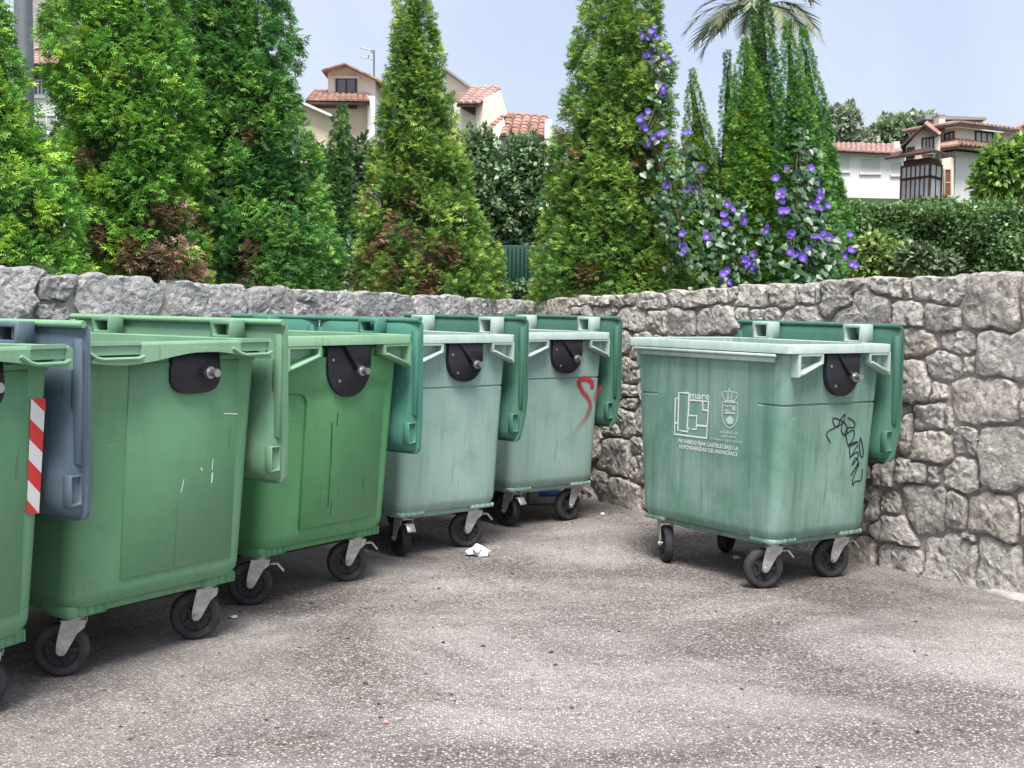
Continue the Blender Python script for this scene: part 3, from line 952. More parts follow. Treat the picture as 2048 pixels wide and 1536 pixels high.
    if lid_m is not None:
        if style == 'panel':
            make_lid(root, D, lid_m, .085, None, 0.02, lean=.02)
            make_lid(root, dict(D, zl=D['zl'] + .008), lid_m, .085, 0.035, None, lean=.02)
        else:
            make_lid(root, D, lid_m, .080 if style == 'wavy' else .075, lean=.012 if style == 'wavy' else .06, deep=.88 if style == 'wavy' else .65)
    root['_d'] = 1
    del root['_d']
    return root

def local_plane(root, which, D, depth=0.002):
    """origin, axes (right, up) and outward normal of a bin face, in the bin's own frame"""
    D = DIM[D]
    h = D['zt'] - D['zb']
    if which == 'end':
        tilt = (D['ty'] - D['by']) / h
        up = Vector((0, -tilt, 1)).normalized()
        n = Vector((0, -1, -tilt)).normalized()
        o = Vector((0, -D['by'], D['zb'])) + n * depth
        r = Vector((1, 0, 0))
    else:
        tilt = (D['tx'] - D['bx']) / h
        up = Vector((-tilt, 0, 1)).normalized()
        n = Vector((-1, 0, -tilt)).normalized()
        o = Vector((-D['bx'], 0, D['zb'])) + n * depth
        r = Vector((0, -1, 0))
    return o, r, up, n
class Decal:
    """flat print on a bin face, measured from photo pixels"""
    def __init__(s, root, which, D, depth=0.002):
        s.root = root
        s.o, s.r, s.up, s.n = local_plane(root, which, D, depth)
        rz = root.rotation_euler[2]
        s.mw = Matrix.Translation(root.location) @ Matrix.Rotation(rz, 4, 'Z')
        s.ow = np.array(s.mw @ s.o)
        s.nw = np.array((s.mw.to_3x3() @ s.n))
        s.inv = s.mw.inverted()
    def st(s, u, v):
        p = s.inv @ Vector(on_plane(u, v, s.ow, s.nw)) - s.o
        return (p.dot(s.r), p.dot(s.up))
    def xyz(s, a, b, lift=0.0):
        return s.o + s.r * a + s.up * b + s.n * lift
    def ribbon(s, mb, pts, w, smooth=True, mi=0):
        p = [Vector(q) for q in pts]
        if smooth and len(p) > 2:
            q = []
            for i in range(len(p) - 1):
                p0, p1, p2, p3 = p[max(i - 1, 0)], p[i], p[i + 1], p[min(i + 2, len(p) - 1)]
                for k in range(4):
                    t = k / 4
                    q.append(0.5 * ((2 * p1) + (p2 - p0) * t + (2 * p0 - 5 * p1 + 4 * p2 - p3) * t * t + (3 * p1 - p0 - 3 * p2 + p3) * t ** 3))
            p = q + [p[-1]]
        vs = []
        for i, c in enumerate(p):
            t = (p[min(i + 1, len(p) - 1)] - p[max(i - 1, 0)])
            t = t.normalized() if t.length > 1e-9 else Vector((1, 0))
            nn = Vector((-t.y, t.x)) * w / 2
            vs += [s.xyz(*(c + nn)), s.xyz(*(c - nn))]
        mb.add(vs, [(2 * i, 2 * i + 1, 2 * i + 3, 2 * i + 2) for i in range(len(p) - 1)], mi)
    def build(s, mb, name, mat, label=None):
        o = mb.build(name, mat, s.root)
        if label: o['label'] = label
        return o
    def text(s, body, name, mat, a, b, height, bold=0.0, label=None):
        """text whose baseline runs from st point a to st point b"""
        cu = bpy.data.curves.new('t', 'FONT')
        cu.body = body
        cu.offset = bold
        cu.resolution_u = 3
        ob = bpy.data.objects.new('t', cu)
        COL.objects.link(ob)
        bpy.context.view_layer.update()
        me = bpy.data.meshes.new_from_object(ob.evaluated_get(bpy.context.evaluated_depsgraph_get()))
        bpy.data.objects.remove(ob)
        co = np.array([v.co[:] for v in me.vertices])
        x0, x1 = co[:, 0].min(), co[:, 0].max()
        y1 = co[:, 1].max()
        A, Bv = Vector(a), Vector(b)
        d = Bv - A
        pd = Vector((-d.y, d.x)).normalized()
        for v in me.vertices:
            q = A + d * ((v.co.x - x0) / (x1 - x0)) + pd * (v.co.y / y1 * height)
            v.co = s.xyz(q.x, q.y)
        me.materials.clear()
        me.materials.append(mat)
        o = link(bpy.data.objects.new(name, me), s.root)
        if label: o['label'] = label
        return o

W = lambda d: rad(d)
# swivel headings are world angles of the fork's leading side
c0 = container('waste_container', 'green bin cut by the left frame edge, red and white tape, grey-blue lid', 'big', -2.309, 4.059, W(65.5), M['green'], M['green_rim'], M['blue_lid'], 'wavy', [W(20), W(15), W(60), W(100)])
c1 = container('waste_container', 'mid-green bin with wavy lip and a pale sage-green lid hanging open', 'big', -1.825, 5.131, W(56.5), M['green'], M['green_rim'], M['green_lid'], 'wavy', [W(12), W(20), W(140), W(60)])
c2 = container('waste_container', 'brightest green bin, with split sea-green lid, between sage-lidded and pale bins', 'big', -1.344, 6.271, W(54.6), M['bright'], M['green_rim'], M['sea_lid'], 'panel', [W(12), W(22), W(80), W(140)])
c3 = container('waste_container', 'pale faded teal bin with a clean front, beside the brightest green bin', 'small', -0.662, 7.333, W(41.1), M['teal_body'], M['teal_rim'], M['teal_lid'], 'small', [W(-60), W(18), W(70), W(120)])
c4 = container('waste_container', 'pale faded teal bin with a red spray-painted squiggle, at the row end', 'small', -0.034, 8.325, W(38.0), M['teal_body'], M['teal_rim'], M['teal_lid'], 'small', [W(-50), W(40), W(90), W(10)])
c5 = container('waste_container', 'lone streaked teal bin with white printed emblems standing by the right wall', 'small', 1.298, 6.720, W(35.0), M['teal_dirty'], M['teal_rim'], M['teal_lid'], 'small_front', [W(10), W(15), W(95), W(60)])

# print on the lone bin
dc = Decal(c5, 'front', 'small', .0025)
Q = lambda x, y: dc.st(1300 + x / 7.877, 750 + y / 7.877)
lg = MB()
for pl_ in ([(620, 283), (455, 278), (438, 868), (592, 893), (600, 850)], [(445, 368), (400, 368), (385, 930), (890, 995), (925, 415), (612, 392)],
            [(614, 285), (604, 632)], [(622, 842), (586, 836), (597, 636), (738, 642), (726, 858), (665, 848)], [(738, 792), (905, 806)],
            [(830, 415), (832, 548), (922, 562)], [(392, 752), (440, 756)]):
    dc.ribbon(lg, [Q(*p) for p in pl_], .0105, smooth=False)
dc.build(lg, 'printed_logo', M['white_print'], 'white line emblem of nested rectangles')
dc.text('mare', 'printed_word', M['white_print'], Q(626, 366), Q(938, 388), .025, .010, 'white lowercase word mare')
cr = MB()
Q2 = lambda x, y: Q(x, y)
for pl_, w in (([(1185, 405), (1335, 410)], .008), ([(1185, 400), (1140, 330), (1150, 265), (1200, 262), (1225, 330), (1215, 390)], .0055),
               ([(1335, 400), (1378, 335), (1370, 285), (1315, 270), (1290, 330), (1300, 390)], .0055), ([(1205, 265), (1250, 248), (1310, 270)], .0055),
               ([(1238, 390), (1232, 300), (1250, 255)], .005), ([(1275, 395), (1275, 305), (1252, 255)], .005), ([(1250, 250), (1250, 200)], .006), ([(1236, 222), (1266, 224)], .005),
               ([(1140, 425), (1378, 436), (1382, 640), (1365, 730), (1320, 800), (1262, 836), (1200, 800), (1155, 730), (1134, 640), (1140, 425)], .0065)):
    dc.ribbon(cr, [Q(*p) for p in pl_], w, smooth=len(pl_) > 2 and len(pl_) < 9)
cc = [Q(1260 + 62 * math.cos(k * .5236), 715 + 66 * math.sin(k * .5236)) for k in range(12)]
cr.add([dc.xyz(*p) for p in cc], [tuple(range(12))])
for x0, y0, x1, y1 in ((1165, 462, 1195, 490), (1210, 475, 1232, 500), (1255, 465, 1285, 500), (1300, 480, 1345, 560), (1185, 545, 1245, 570), (1180, 582, 1340, 610)):
    cr.add([dc.xyz(*Q(*p)) for p in ((x0, y0), (x1, y0 + 3), (x1, y1 + 3), (x0, y1))], [(0, 1, 2, 3)])
dc.build(cr, 'printed_crest', M['grey_print'], 'pale crowned shield')
dc.text('GOBIERNO DE', 'printed_line', M['grey_print'], Q(1102, 912), Q(1378, 938), .0135, .008)
dc.text('CANTABRIA', 'printed_line', M['grey_print'], Q(1104, 978), Q(1360, 998), .0125, .008)
dc.text('CONSEJERIA DE MEDIO AMBIENTE', 'printed_line', M['grey_print'], Q(950, 1012), Q(1450, 1078), .0105, .008)
dc.text('PROHIBIDO FIJAR CARTELES BAJO LA', 'printed_line', M['white_print'], Q(450, 1062), Q(1390, 1190), .0205, .011)
dc.text('RESPONSABILIDAD DEL ANUNCIANTE', 'printed_line', M['white_print'], Q(462, 1150), Q(1378, 1280), .0205, .011)
# black scribble on its end
de = Decal(c5, 'end', 'small', .0025)
Qe = lambda x, y: de.st(1230 + x / 3.413, 620 + y / 3.413)
sc_ = MB()
for st_ in ([(1472, 905), (1445, 855), (1460, 825), (1500, 805), (1555, 765), (1490, 738), (1500, 790), (1530, 795)],
            [(1520, 800), (1545, 740), (1572, 712), (1560, 760), (1545, 820), (1575, 860), (1585, 800), (1560, 760)],
            [(1590, 735), (1630, 760), (1635, 800), (1590, 805), (1570, 850), (1620, 820), (1635, 840), (1620, 890), (1590, 920), (1580, 860)],
            [(1590, 935), (1620, 910), (1660, 900), (1605, 935), (1610, 1000), (1640, 950), (1660, 920)],
            [(1675, 870), (1690, 920), (1695, 990), (1680, 1000), (1668, 930), (1675, 870)],
            [(1600, 1010), (1650, 970), (1660, 1000), (1620, 1060), (1640, 1010), (1660, 1040), (1610, 1130), (1670, 1040), (1625, 1150), (1625, 1195), (1640, 1170), (1680, 1160), (1690, 1085)]):
    de.ribbon(sc_, [Qe(*p) for p in st_], .0065)
de.build(sc_, 'marker_scribble', M['ink'], 'black marker scribble')
# red spray squiggle: soft edged paint, densest along its middle
def spraymat(name, c):
    t = NT(name)
    vc = t.n.new('ShaderNodeVertexColor')
    vc.layer_name = 'tint'
    sp = t.n.new('ShaderNodeSeparateColor')
    t.l.new(vc.outputs[0], sp.inputs[0])
    nz = t.noise(t.coord('Object'), 90, 3, 0.7)
    al = t.math('MULTIPLY', sp.outputs[0], t.ramp(t.math('ADD', t.math('MULTIPLY', nz, 0.6), sp.outputs[0]), [(0.35, 0.15), (0.9, 1.0)]))
    t.color(c).rough(0.6, 0.3)
    t.l.new(al, t.b.inputs['Alpha'])
    return t.m
red_spray = spraymat('red_spray_paint', (0.42, 0.03, 0.045))
def spray(dec, pts, w, fade, name, label):
    p = [Vector(q) for q in pts]
    q = []
    for i in range(len(p) - 1):
        p0, p1, p2, p3 = p[max(i - 1, 0)], p[i], p[i + 1], p[min(i + 2, len(p) - 1)]
        for k in range(6):
            t = k / 6
            q.append(0.5 * ((2 * p1) + (p2 - p0) * t + (2 * p0 - 5 * p1 + 4 * p2 - p3) * t * t + (3 * p1 - p0 - 3 * p2 + p3) * t ** 3))
    q.append(p[-1])
    vs, cs, fs = [], [], []
    prof = [(-1, 0), (-.6, .45), (-.3, 1), (.3, 1), (.6, .45), (1, 0)]
    for i, c in enumerate(q):
        t = (q[min(i + 1, len(q) - 1)] - q[max(i - 1, 0)]).normalized()
        nn = Vector((-t.y, t.x))
        f = fade(i / (len(q) - 1))
        for a, al in prof:
            vs.append(dec.xyz(*(c + nn * a * w * (1.25 - .25 * f))))
            cs.append((al * f,) * 3)
    m = len(prof)
    for i in range(len(q) - 1):
        fs += [(i * m + j, i * m + j + 1, (i + 1) * m + j + 1, (i + 1) * m + j) for j in range(m - 1)]
    o = np_mesh(name, np.array(vs), np.array(fs), red_spray, dec.root, np.array(cs))
    o['label'] = label
d4 = Decal(c4, 'end', 'small', .0035)
Q4 = lambda x, y: d4.st(760 + x / 3.938, 580 + y / 3.938)
spray(d4, [Q4(*p) for p in [(1672, 775), (1665, 722), (1612, 697), (1566, 722), (1592, 790), (1645, 860), (1655, 930), (1620, 1010), (1570, 1070), (1530, 1140)]], .027, lambda t: min(1, 1.25 - t * 1.05), 'red_spray_stroke', 'red spray-painted squiggle')
d4b = Decal(c4, 'end', 'small', .0055)
spray(d4b, [Q4(*p) for p in [(1690, 870), (1706, 820), (1728, 780), (1742, 760)]], .034, lambda t: .45 + .15 * t, 'red_spray_stroke', 'faint red spray smudge')
# small marks
d1 = Decal(c1, 'end', 'big', .0085)
mk = MB()
for a, b, w in (((426, 918), (424, 940), .004), ((425, 945), (423, 966), .007), ((448, 827), (475, 828), .004), ((402, 935), (404, 941), .006), ((368, 958), (362, 985), .004)):
    d1.ribbon(mk, [d1.st(*a), d1.st(*b)], w, False)
d1.build(mk, 'scratch_mark', M['white_print'], 'pale scratches')
d2 = Decal(c2, 'end', 'big', .0185)
mk = MB()
for pts, w in (([(676, 826), (674, 852)], .006), ([(664, 845), (664, 860), (662, 930)], .007), ([(661, 930), (658, 985), (656, 1015)], .005), ([(664, 1000), (661, 1030)], .004)):
    d2.ribbon(mk, [d2.st(*p) for p in pts], w, False)
d2.build(mk, 'drip_stain', plain('dark_green_stain', (0.02, 0.09, 0.05), 0.6), 'dark drips')
# red and white hazard tape on the cut-off bin
d0 = Decal(c0, 'end', 'big', .0035)
tp = MB()
n_ = 5
for i in range(n_):
    l0, l1 = lerp(797, 1000, i / n_), lerp(797, 1000, (i + 1) / n_)
    r0, r1 = l0 + 27, l1 + 27
    def ex(side, v):
        t = (v - 797) / 230
        return (62 - 9 * t, v) if side == 0 else (91 - 13 * t, v)
    tp.add([d0.xyz(*d0.st(*ex(0, l0))), d0.xyz(*d0.st(*ex(1, r0))), d0.xyz(*d0.st(*ex(1, r1))), d0.xyz(*d0.st(*ex(0, l1)))], [(0, 1, 2, 3)], 1 if i in (0, 2, 4) else 0)
tp.add([d0.xyz(*d0.st(62, 797)), d0.xyz(*d0.st(91, 797)), d0.xyz(*d0.st(91, 824))], [(0, 1, 2)], 0)
tp.add([d0.xyz(*d0.st(53, 1000)), d0.xyz(*d0.st(78, 1027)), d0.xyz(*d0.st(53, 1027))], [(0, 1, 2)], 0)
d0.build(tp, 'hazard_tape', [plain('red_tape', (0.62, 0.045, 0.04), 0.45), plain('white_tape', (0.72, 0.72, 0.70), 0.45)], 'red and white striped tape')

# ------------------------------------------------------------------ vegetation
def unit(a):
    return a / np.maximum(1e-9, np.linalg.norm(a, axis=-1, keepdims=True))
def spray_template():
    """flat fan of scale-leaf twigs, growing along +y, about 1 long"""
    q = []
    def leaflet(x, y, ang, ln, w, z):
        d = np.array([math.sin(ang), math.cos(ang)])
        n = np.array([-d[1], d[0]])
        o = np.array([x, y])
        pts = [o, o + d * ln * .45 + n * w, o + d * ln, o + d * ln * .45 - n * w]
        q.append([(p[0], p[1], z + .12 * (k == 2) * -1) for k, p in enumerate(pts)])
    leaflet(0, 0.0, 0.05, .55, .030, 0)
    leaflet(.01, .40, -.06, .62, .060, -.02)
    for k, (y, l) in enumerate(((.20, .46), (.48, .42))):
        for s in (-1, 1):
            leaflet(s * .02, y + .03 * s, s * rad(48 - 5 * k), l, .068, -.02 * k)
    return np.array(q)
SPRAY = spray_template()
DIAMOND = np.array([[(0, 0, 0), (.30, .42, .06), (0, 1, -.04), (-.30, .42, .06)]])
def scatter(P, G, N, size, col, tmpl, tip=0.45):
    y = unit(G)
    z = unit(N - y * np.sum(N * y, 1, keepdims=True))
    x = np.cross(y, z)
    k, c = tmpl.shape[0], 4
    T = tmpl.reshape(-1, 3)
    V = P[:, None, :] + size[:, None, None] * (x[:, None] * T[None, :, 0:1] + y[:, None] * T[None, :, 1:2] + z[:, None] * T[None, :, 2:3])
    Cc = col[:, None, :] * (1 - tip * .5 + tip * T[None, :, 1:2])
    n = len(P)
    return V.reshape(-1, 3), np.arange(n * k * c).reshape(-1, 4), np.clip(Cc, 0, 1).reshape(-1, 3)

def thuja(label, y, outline, dens, greens, seed, size=(.042, .076), clump=(.055, .11), nf=44, puffy=.22, brown=None, name='thuja_tree', group='conifers along the terrace', core=0.64):
    r = np.random.default_rng(seed)
    L = []
    for v, ul, ur in outline:
        a, b = at_y(ul, v, y), at_y(ur, v, y)
        L.append(((a[2] + b[2]) / 2, (a[0] + b[0]) / 2, (b[0] - a[0]) / 2))
    L.sort()
    zs, cx, rr = (np.array(q) for q in zip(*L))
    zg = terrain_z(cx[0], y)
    root = tag(empty(name, (cx[0], y, zg)), label, 'tree', group)
    org = np.array([cx[0], y, zg])
    fz, fr = lambda z: np.interp(z, zs, cx), lambda z: np.interp(z, zs, rr)
    z0, z1 = max(zs[0], zg), zs[-1]
    tr = MB()
    pts = [(fz(z) - org[0] + .02 * math.sin(z * 5 + seed), .02 * math.cos(z * 4), z - zg) for z in np.linspace(zg - .02, z1 - .15, 9)]
    tr.tube(pts, [float(x) for x in np.linspace(.075, .012, 9) * min(1.2, max(.5, rr.max() / .5))], 8)
    tr.build('trunk', M['bark'], root, smooth=60)
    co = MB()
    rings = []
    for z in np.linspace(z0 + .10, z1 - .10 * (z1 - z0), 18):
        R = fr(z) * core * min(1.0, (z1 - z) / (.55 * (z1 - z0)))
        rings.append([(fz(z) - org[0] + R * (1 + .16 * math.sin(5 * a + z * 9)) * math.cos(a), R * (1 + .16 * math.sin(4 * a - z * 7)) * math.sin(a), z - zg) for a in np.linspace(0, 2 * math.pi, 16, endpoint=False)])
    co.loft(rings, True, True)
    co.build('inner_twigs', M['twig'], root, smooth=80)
    area = 2 * math.pi * rr.mean() * (z1 - z0)
    nc = int(area * dens)
    # even spread over the surface: quantiles in height, golden-angle steps round the axis, denser towards the yard
    hz = np.linspace(z0, z1, 400)
    cw = np.cumsum(fr(hz) + .08)
    zz = np.interp((np.arange(nc) + r.uniform(.0, 1.0, nc)) / nc * cw[-1], cw, hz)
    uu = (np.arange(nc) * .6180339 + r.uniform(-.02, .02, nc)) % 1.0
    th = np.where(uu < .66, -math.pi + uu / .66 * math.pi, (uu - .66) / .34 * math.pi)
    deep = np.where(np.arange(nc) % 4 == 3, .74, 1.0)
    rc = r.uniform(*clump, nc) * np.clip(fr(zz) / .24, .40, 1.0)
    puff = np.array([mnoise.noise(Vector((math.cos(a) * 1.6, math.sin(a) * 1.6, z_ * 2.6)) + Vector((seed, 0, 0))) for a, z_ in zip(th, zz)])
    R = np.maximum(.01, fr(zz) * (1.04 + puffy * puff) * r.uniform(.93, 1.0, nc) * deep - rc * .75 - .02)
    C = np.stack([fz(zz) + R * np.cos(th), y + R * np.sin(th), zz], 1)
    out = np.stack([np.cos(th), np.sin(th), np.zeros(nc)], 1)
    fsc = np.clip(fr(zz) / .20, .5, 1.0)
    pal = np.array(greens)
    pick = r.random(nc)
    ccol = pal[0] * (1 - pick[:, None]) + pal[1] * pick[:, None]
    hot = r.random(nc) < .22
    ccol[hot] = pal[2] * r.uniform(.8, 1.15, (hot.sum(), 1))
    bare = np.zeros(nc, bool)
    if brown is not None:
        fb, col_b, thin = brown
        for i in range(nc):
            pb = fb(C[i])
            if r.random() < pb:
                ccol[i] = np.array(col_b[r.integers(0, len(col_b))]) * r.uniform(.7, 1.2)
                if r.random() < thin: bare[i] = True
    ok = ~bare
    C, out, rc, ccol, fsc = C[ok], out[ok], rc[ok], ccol[ok], fsc[ok]
    nc = len(C)
    d = unit(np.repeat(out, nf, 0) * .55 + r.standard_normal((nc * nf, 3)) * .6 + np.array([0, 0, .18]))
    P = np.repeat(C, nf, 0) + d * (np.repeat(rc, nf) * r.uniform(.0, 1.0, nc * nf) ** .7)[:, None] - np.array([0, 0, .03])
    G = unit(np.repeat(out, nf, 0) * .55 + np.array([0, 0, .12]) + d * .75 + r.standard_normal((nc * nf, 3)) * .40)
    N = r.standard_normal((nc * nf, 3)) * .55 + np.array([0, 0, .85]) + np.repeat(out, nf, 0) * .45
    sz = r.uniform(*size, nc * nf) * np.repeat(fsc, nf)
    col = np.repeat(ccol, nf, 0) * r.uniform(.60, 1.40, (nc * nf, 1))
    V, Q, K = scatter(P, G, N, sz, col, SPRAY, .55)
    np_mesh('crown', V - org, Q, M['thuja'], root, K)
    return root
GREEN = [(0.118, 0.309, 0.056), (0.222, 0.476, 0.077), (0.373, 0.6, 0.087)]
DARK = [(0.076, 0.221, 0.061), (0.145, 0.344, 0.076), (0.244, 0.473, 0.095)]
OLIVE = [(0.111, 0.238, 0.054), (0.216, 0.379, 0.074), (0.35, 0.506, 0.104)]
DEEP = [(0.059, 0.161, 0.053), (0.109, 0.264, 0.067), (0.191, 0.38, 0.085)]
BROWN = [(.24, .145, .085), (.33, .22, .145), (.17, .11, .065), (.24, .18, .075), (.40, .28, .20)]
def zone(y, pts):
    """probability function: soft blobs given as photo pixels (u, v, radius_px, strength)"""
    bl = [(at_y(u, v, y), rp / F_PX * y, st) for u, v, rp, st in pts]
    def f(p):
        return max(max(0, st * (1.25 - math.hypot(p[0] - c[0], p[2] - c[2]) / rr_)) for c, rr_, st in bl) if p[1] < y + .15 else 0
    return f
thuja('bright green conifer cut off by the left edge of the picture', 7.1,
      [(-160, -60, -30), (-60, -100, 5), (0, -115, 22), (120, -125, 45), (250, -135, 78), (330, -140, 132), (420, -145, 165), (545, -145, 178)], 80, GREEN, 21)
thuja('broad conifer with brown dead lower branches, right of the grey pole', 7.8,
      [(-300, 215, 290), (-60, 125, 345), (0, 108, 362), (150, 100, 388), (300, 138, 402), (420, 165, 405), (480, 178, 415), (560, 185, 410)], 80, GREEN, 22,
      brown=(zone(7.8, [(330, 510, 80, 1.0), (365, 440, 45, .8), (240, 490, 60, .8), (235, 330, 26, .8), (310, 175, 20, .7)]), BROWN, .30))
thuja('wide dark conifer with a bushy skirt, left of the roof with aerial', 8.5,
      [(-320, 415, 500), (-60, 345, 558), (0, 338, 574), (130, 338, 594), (250, 352, 612), (350, 378, 640), (430, 385, 668), (500, 395, 692), (580, 415, 692)], 76, DARK, 23,
      brown=(zone(8.5, [(430, 530, 55, 1.2), (520, 545, 45, .8), (520, 265, 28, .7)]), BROWN, .5))
thuja('slender-topped conifer with a large brown patch low down', 9.7,
      [(-130, 815, 840), (-40, 795, 858), (0, 788, 867), (100, 775, 886), (200, 758, 905), (330, 742, 938), (420, 715, 960), (480, 705, 985), (595, 708, 1002)], 78, OLIVE, 24,
      brown=(zone(9.7, [(810, 470, 75, .80), (780, 420, 45, .6), (860, 510, 55, .8), (760, 520, 50, .5), (815, 555, 45, .8)]), BROWN[:4] + [(.19, .19, .06)], .12))
thuja('big cone-shaped conifer with purple flowers climbing its right side', 9.9,
      [(-170, 1225, 1262), (-60, 1185, 1298), (0, 1168, 1316), (100, 1145, 1340), (200, 1128, 1350), (300, 1105, 1353), (400, 1085, 1358), (500, 1066, 1366), (605, 1060, 1376)], 76, OLIVE, 25,
      brown=(zone(9.9, [(1165, 290, 40, .5), (1270, 320, 35, .5), (1160, 560, 35, 1.2)]), BROWN[2:4], .35))
SM = dict(size=(.036, .062), clump=(.035, .060), nf=21, puffy=.08)
thuja('short pointed conifer in the gap right of the big cone', 11.0, [(132, 1382, 1388), (180, 1368, 1405), (250, 1364, 1424), (400, 1345, 1458), (575, 1335, 1478)], 330, OLIVE, 26, **SM)
thuja('thin dark conifer pressed against the left of the yellow-green spire', 10.9, [(95, 1450, 1458), (180, 1436, 1476), (350, 1432, 1482), (575, 1430, 1490)], 330, DEEP, 27, **SM)
thuja('tall dark conifer spire rising through the palm fronds', 10.5, [(-70, 1516, 1530), (0, 1500, 1546), (100, 1488, 1557), (250, 1475, 1565), (575, 1470, 1572)], 330, DEEP, 28, **SM)
thuja('yellow-green rounded conifer spire in front of the tall dark spire', 9.5, [(68, 1484, 1496), (110, 1468, 1513), (200, 1455, 1531), (350, 1450, 1545), (450, 1450, 1551), (580, 1446, 1560)], 350, [(.105, .270, .050), (.190, .400, .065), (.30, .52, .08)], 29, **SM)
thuja('rightmost conifer of the clump, leaning over the hedge', 9.8, [(46, 1602, 1612), (100, 1590, 1632), (200, 1586, 1656), (320, 1590, 1677), (430, 1590, 1697), (580, 1590, 1716)], 330, DARK, 31, **SM)
thuja('conifer spire wrapped in creeper leaves and purple flowers, second from the hedge', 9.2, [(32, 1570, 1580), (80, 1558, 1596), (180, 1550, 1622), (300, 1548, 1650), (450, 1552, 1680), (580, 1556, 1700)], 330, DARK, 30, **SM)
thuja('small dull conifer far behind, below the dormer house', 15.5, [(203, 680, 690), (232, 664, 703), (350, 650, 706), (440, 648, 702), (570, 650, 702)], 60, DEEP, 32, size=(.06, .11), clump=(.07, .12))

# --- broad-leaved shrubs, hedge and trees
def leafy(name, label, cat, y, blobs, n, leaf, pal, seed, group=None, trunk=True, depth=1.0, core=0.72):
    """blobs: photo ellipses (u, v, half width px, half height px[, y offset]) turned into real ellipsoids at distance y"""
    r = np.random.default_rng(seed)
    E = []
    for b in blobs:
        yy = y + (b[4] if len(b) > 4 else 0)
        c = at_y(b[0], b[1], yy)
        k = yy / F_PX
        E.append((c, np.array([b[2] * k, max(b[2], b[3]) * k * depth * .8, b[3] * k])))
    cx = np.mean([e[0][0] for e in E])
    zg = terrain_z(cx, y)
    org = np.array([cx, y, zg])
    root = tag(empty(name, org), label, cat, group)
    if trunk:
        tr = MB()
        top = max(E, key=lambda e: e[0][2])[0] - org
        tr.tube([(0, 0, -.05), (top[0] * .3 + .03, .02, top[2] * .4), (top[0] * .8, 0, max(.1, top[2] * .9))], [.05 * max(1, y / 12), .035 * max(1, y / 12), .015], 7)
        for e in E:
            q = e[0] - org
            tr.tube([(top[0] * .2, 0, q[2] * .35), (q[0] * .7, q[1] * .7, q[2] * .75), tuple(q)], [.022 * max(1, y / 12), .016, .008], 5)
        tr.build('trunk', M['bark'], root, smooth=60)
    if core:
        for c, R in E:
            cm = MB()
            rings = []
            for k in range(1, 8):
                ph = math.pi * k / 8
                rings.append([tuple(c - org + R * core * np.array([math.sin(ph) * math.cos(a) * (1 + .12 * math.sin(3 * a + k)), math.sin(ph) * math.sin(a), -math.cos(ph)])) for a in np.linspace(0, 2 * math.pi, 12, endpoint=False)])
            cm.loft(rings, True, True)
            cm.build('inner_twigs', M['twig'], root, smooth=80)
    vol = np.array([e[1][0] * e[1][2] for e in E])
    Vs, Qs, Ks, off = [], [], [], 0
    for (c, R), w in zip(E, vol / vol.sum()):
        m = int(n * w)
        d = unit(r.standard_normal((m, 3)))
        d[:, 1] = np.where(r.random(m) < .6, -np.abs(d[:, 1]), d[:, 1])
        lump = 1 + .13 * np.sin(5 * d[:, 0] * 2 + 3 * d[:, 2] * 3 + seed) + .10 * np.sin(9 * d[:, 0] - 7 * d[:, 2] * 2)
        rad_ = (r.uniform(.5, 1.0, m) ** .5 * lump)[:, None]
        P = c + d * R * rad_
        G = unit(d * .7 + r.standard_normal((m, 3)) * .6 + np.array([0, 0, -.05]))
        N = unit(d * .5 + np.array([0, -.15, .75]) + r.standard_normal((m, 3)) * .45)
        pk = r.random((m, 1))
        p3 = np.array(pal)
        col = p3[0] * (1 - pk) + p3[1] * pk
        hi = r.random(m) < .18
        col[hi] = p3[2] * r.uniform(.8, 1.2, (hi.sum(), 1))
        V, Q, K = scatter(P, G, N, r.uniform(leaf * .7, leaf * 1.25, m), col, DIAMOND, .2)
        Vs.append(V); Qs.append(Q + off); Ks.append(K)
        off += len(V)
    np_mesh('crown', np.concatenate(Vs) - org, np.concatenate(Qs), M['leaf'], root, np.concatenate(Ks))
    return root
LAUREL = [(.075, .155, .065), (.145, .255, .105), (.31, .42, .22)]
leafy('laurel_shrub', 'dark laurel shrub between the brown-patched conifer and the big cone', 'shrub', 13.0,
      [(1000, 400, 85, 110), (1055, 330, 50, 60), (955, 310, 45, 55), (1010, 490, 75, 70, .3), (1065, 430, 45, 80)], 8000, .065, LAUREL, 41)
leafy('laurel_shrub', 'grey-green shrub behind the small dull conifer', 'shrub', 17.0,
      [(722, 350, 32, 75), (640, 400, 48, 70, 1), (700, 460, 70, 70), (640, 330, 24, 36, 1)], 4200, .10, [(.05, .10, .045), (.10, .17, .075), (.22, .29, .15)], 42)
leafy('bush', 'loose leafy bush between the grey pole and the white house', 'shrub', 11.0,
      [(150, 300, 45, 80), (110, 360, 50, 70)], 1500, .08, LAUREL, 43)
leafy('low_shrub', 'low dark shrub filling the gap left of the brown-patched conifer', 'shrub', 12.5,
      [(700, 540, 60, 60), (640, 555, 50, 50), (585, 560, 50, 45)], 2600, .06, LAUREL, 51, trunk=False)
leafy('low_shrub', 'low dark shrub at the wall corner under the laurel', 'shrub', 12.0,
      [(960, 560, 45, 40), (1040, 575, 40, 12)], 1300, .06, LAUREL, 52, trunk=False)
leafy('low_shrub', 'low dark shrub behind the two broad conifers on the left', 'shrub', 11.5,
      [(430, 540, 60, 60), (180, 520, 70, 70), (300, 540, 60, 60)], 2600, .06, LAUREL, 53, trunk=False)
HEDGE = [(.070, .155, .055), (.145, .275, .085), (.29, .43, .17)]
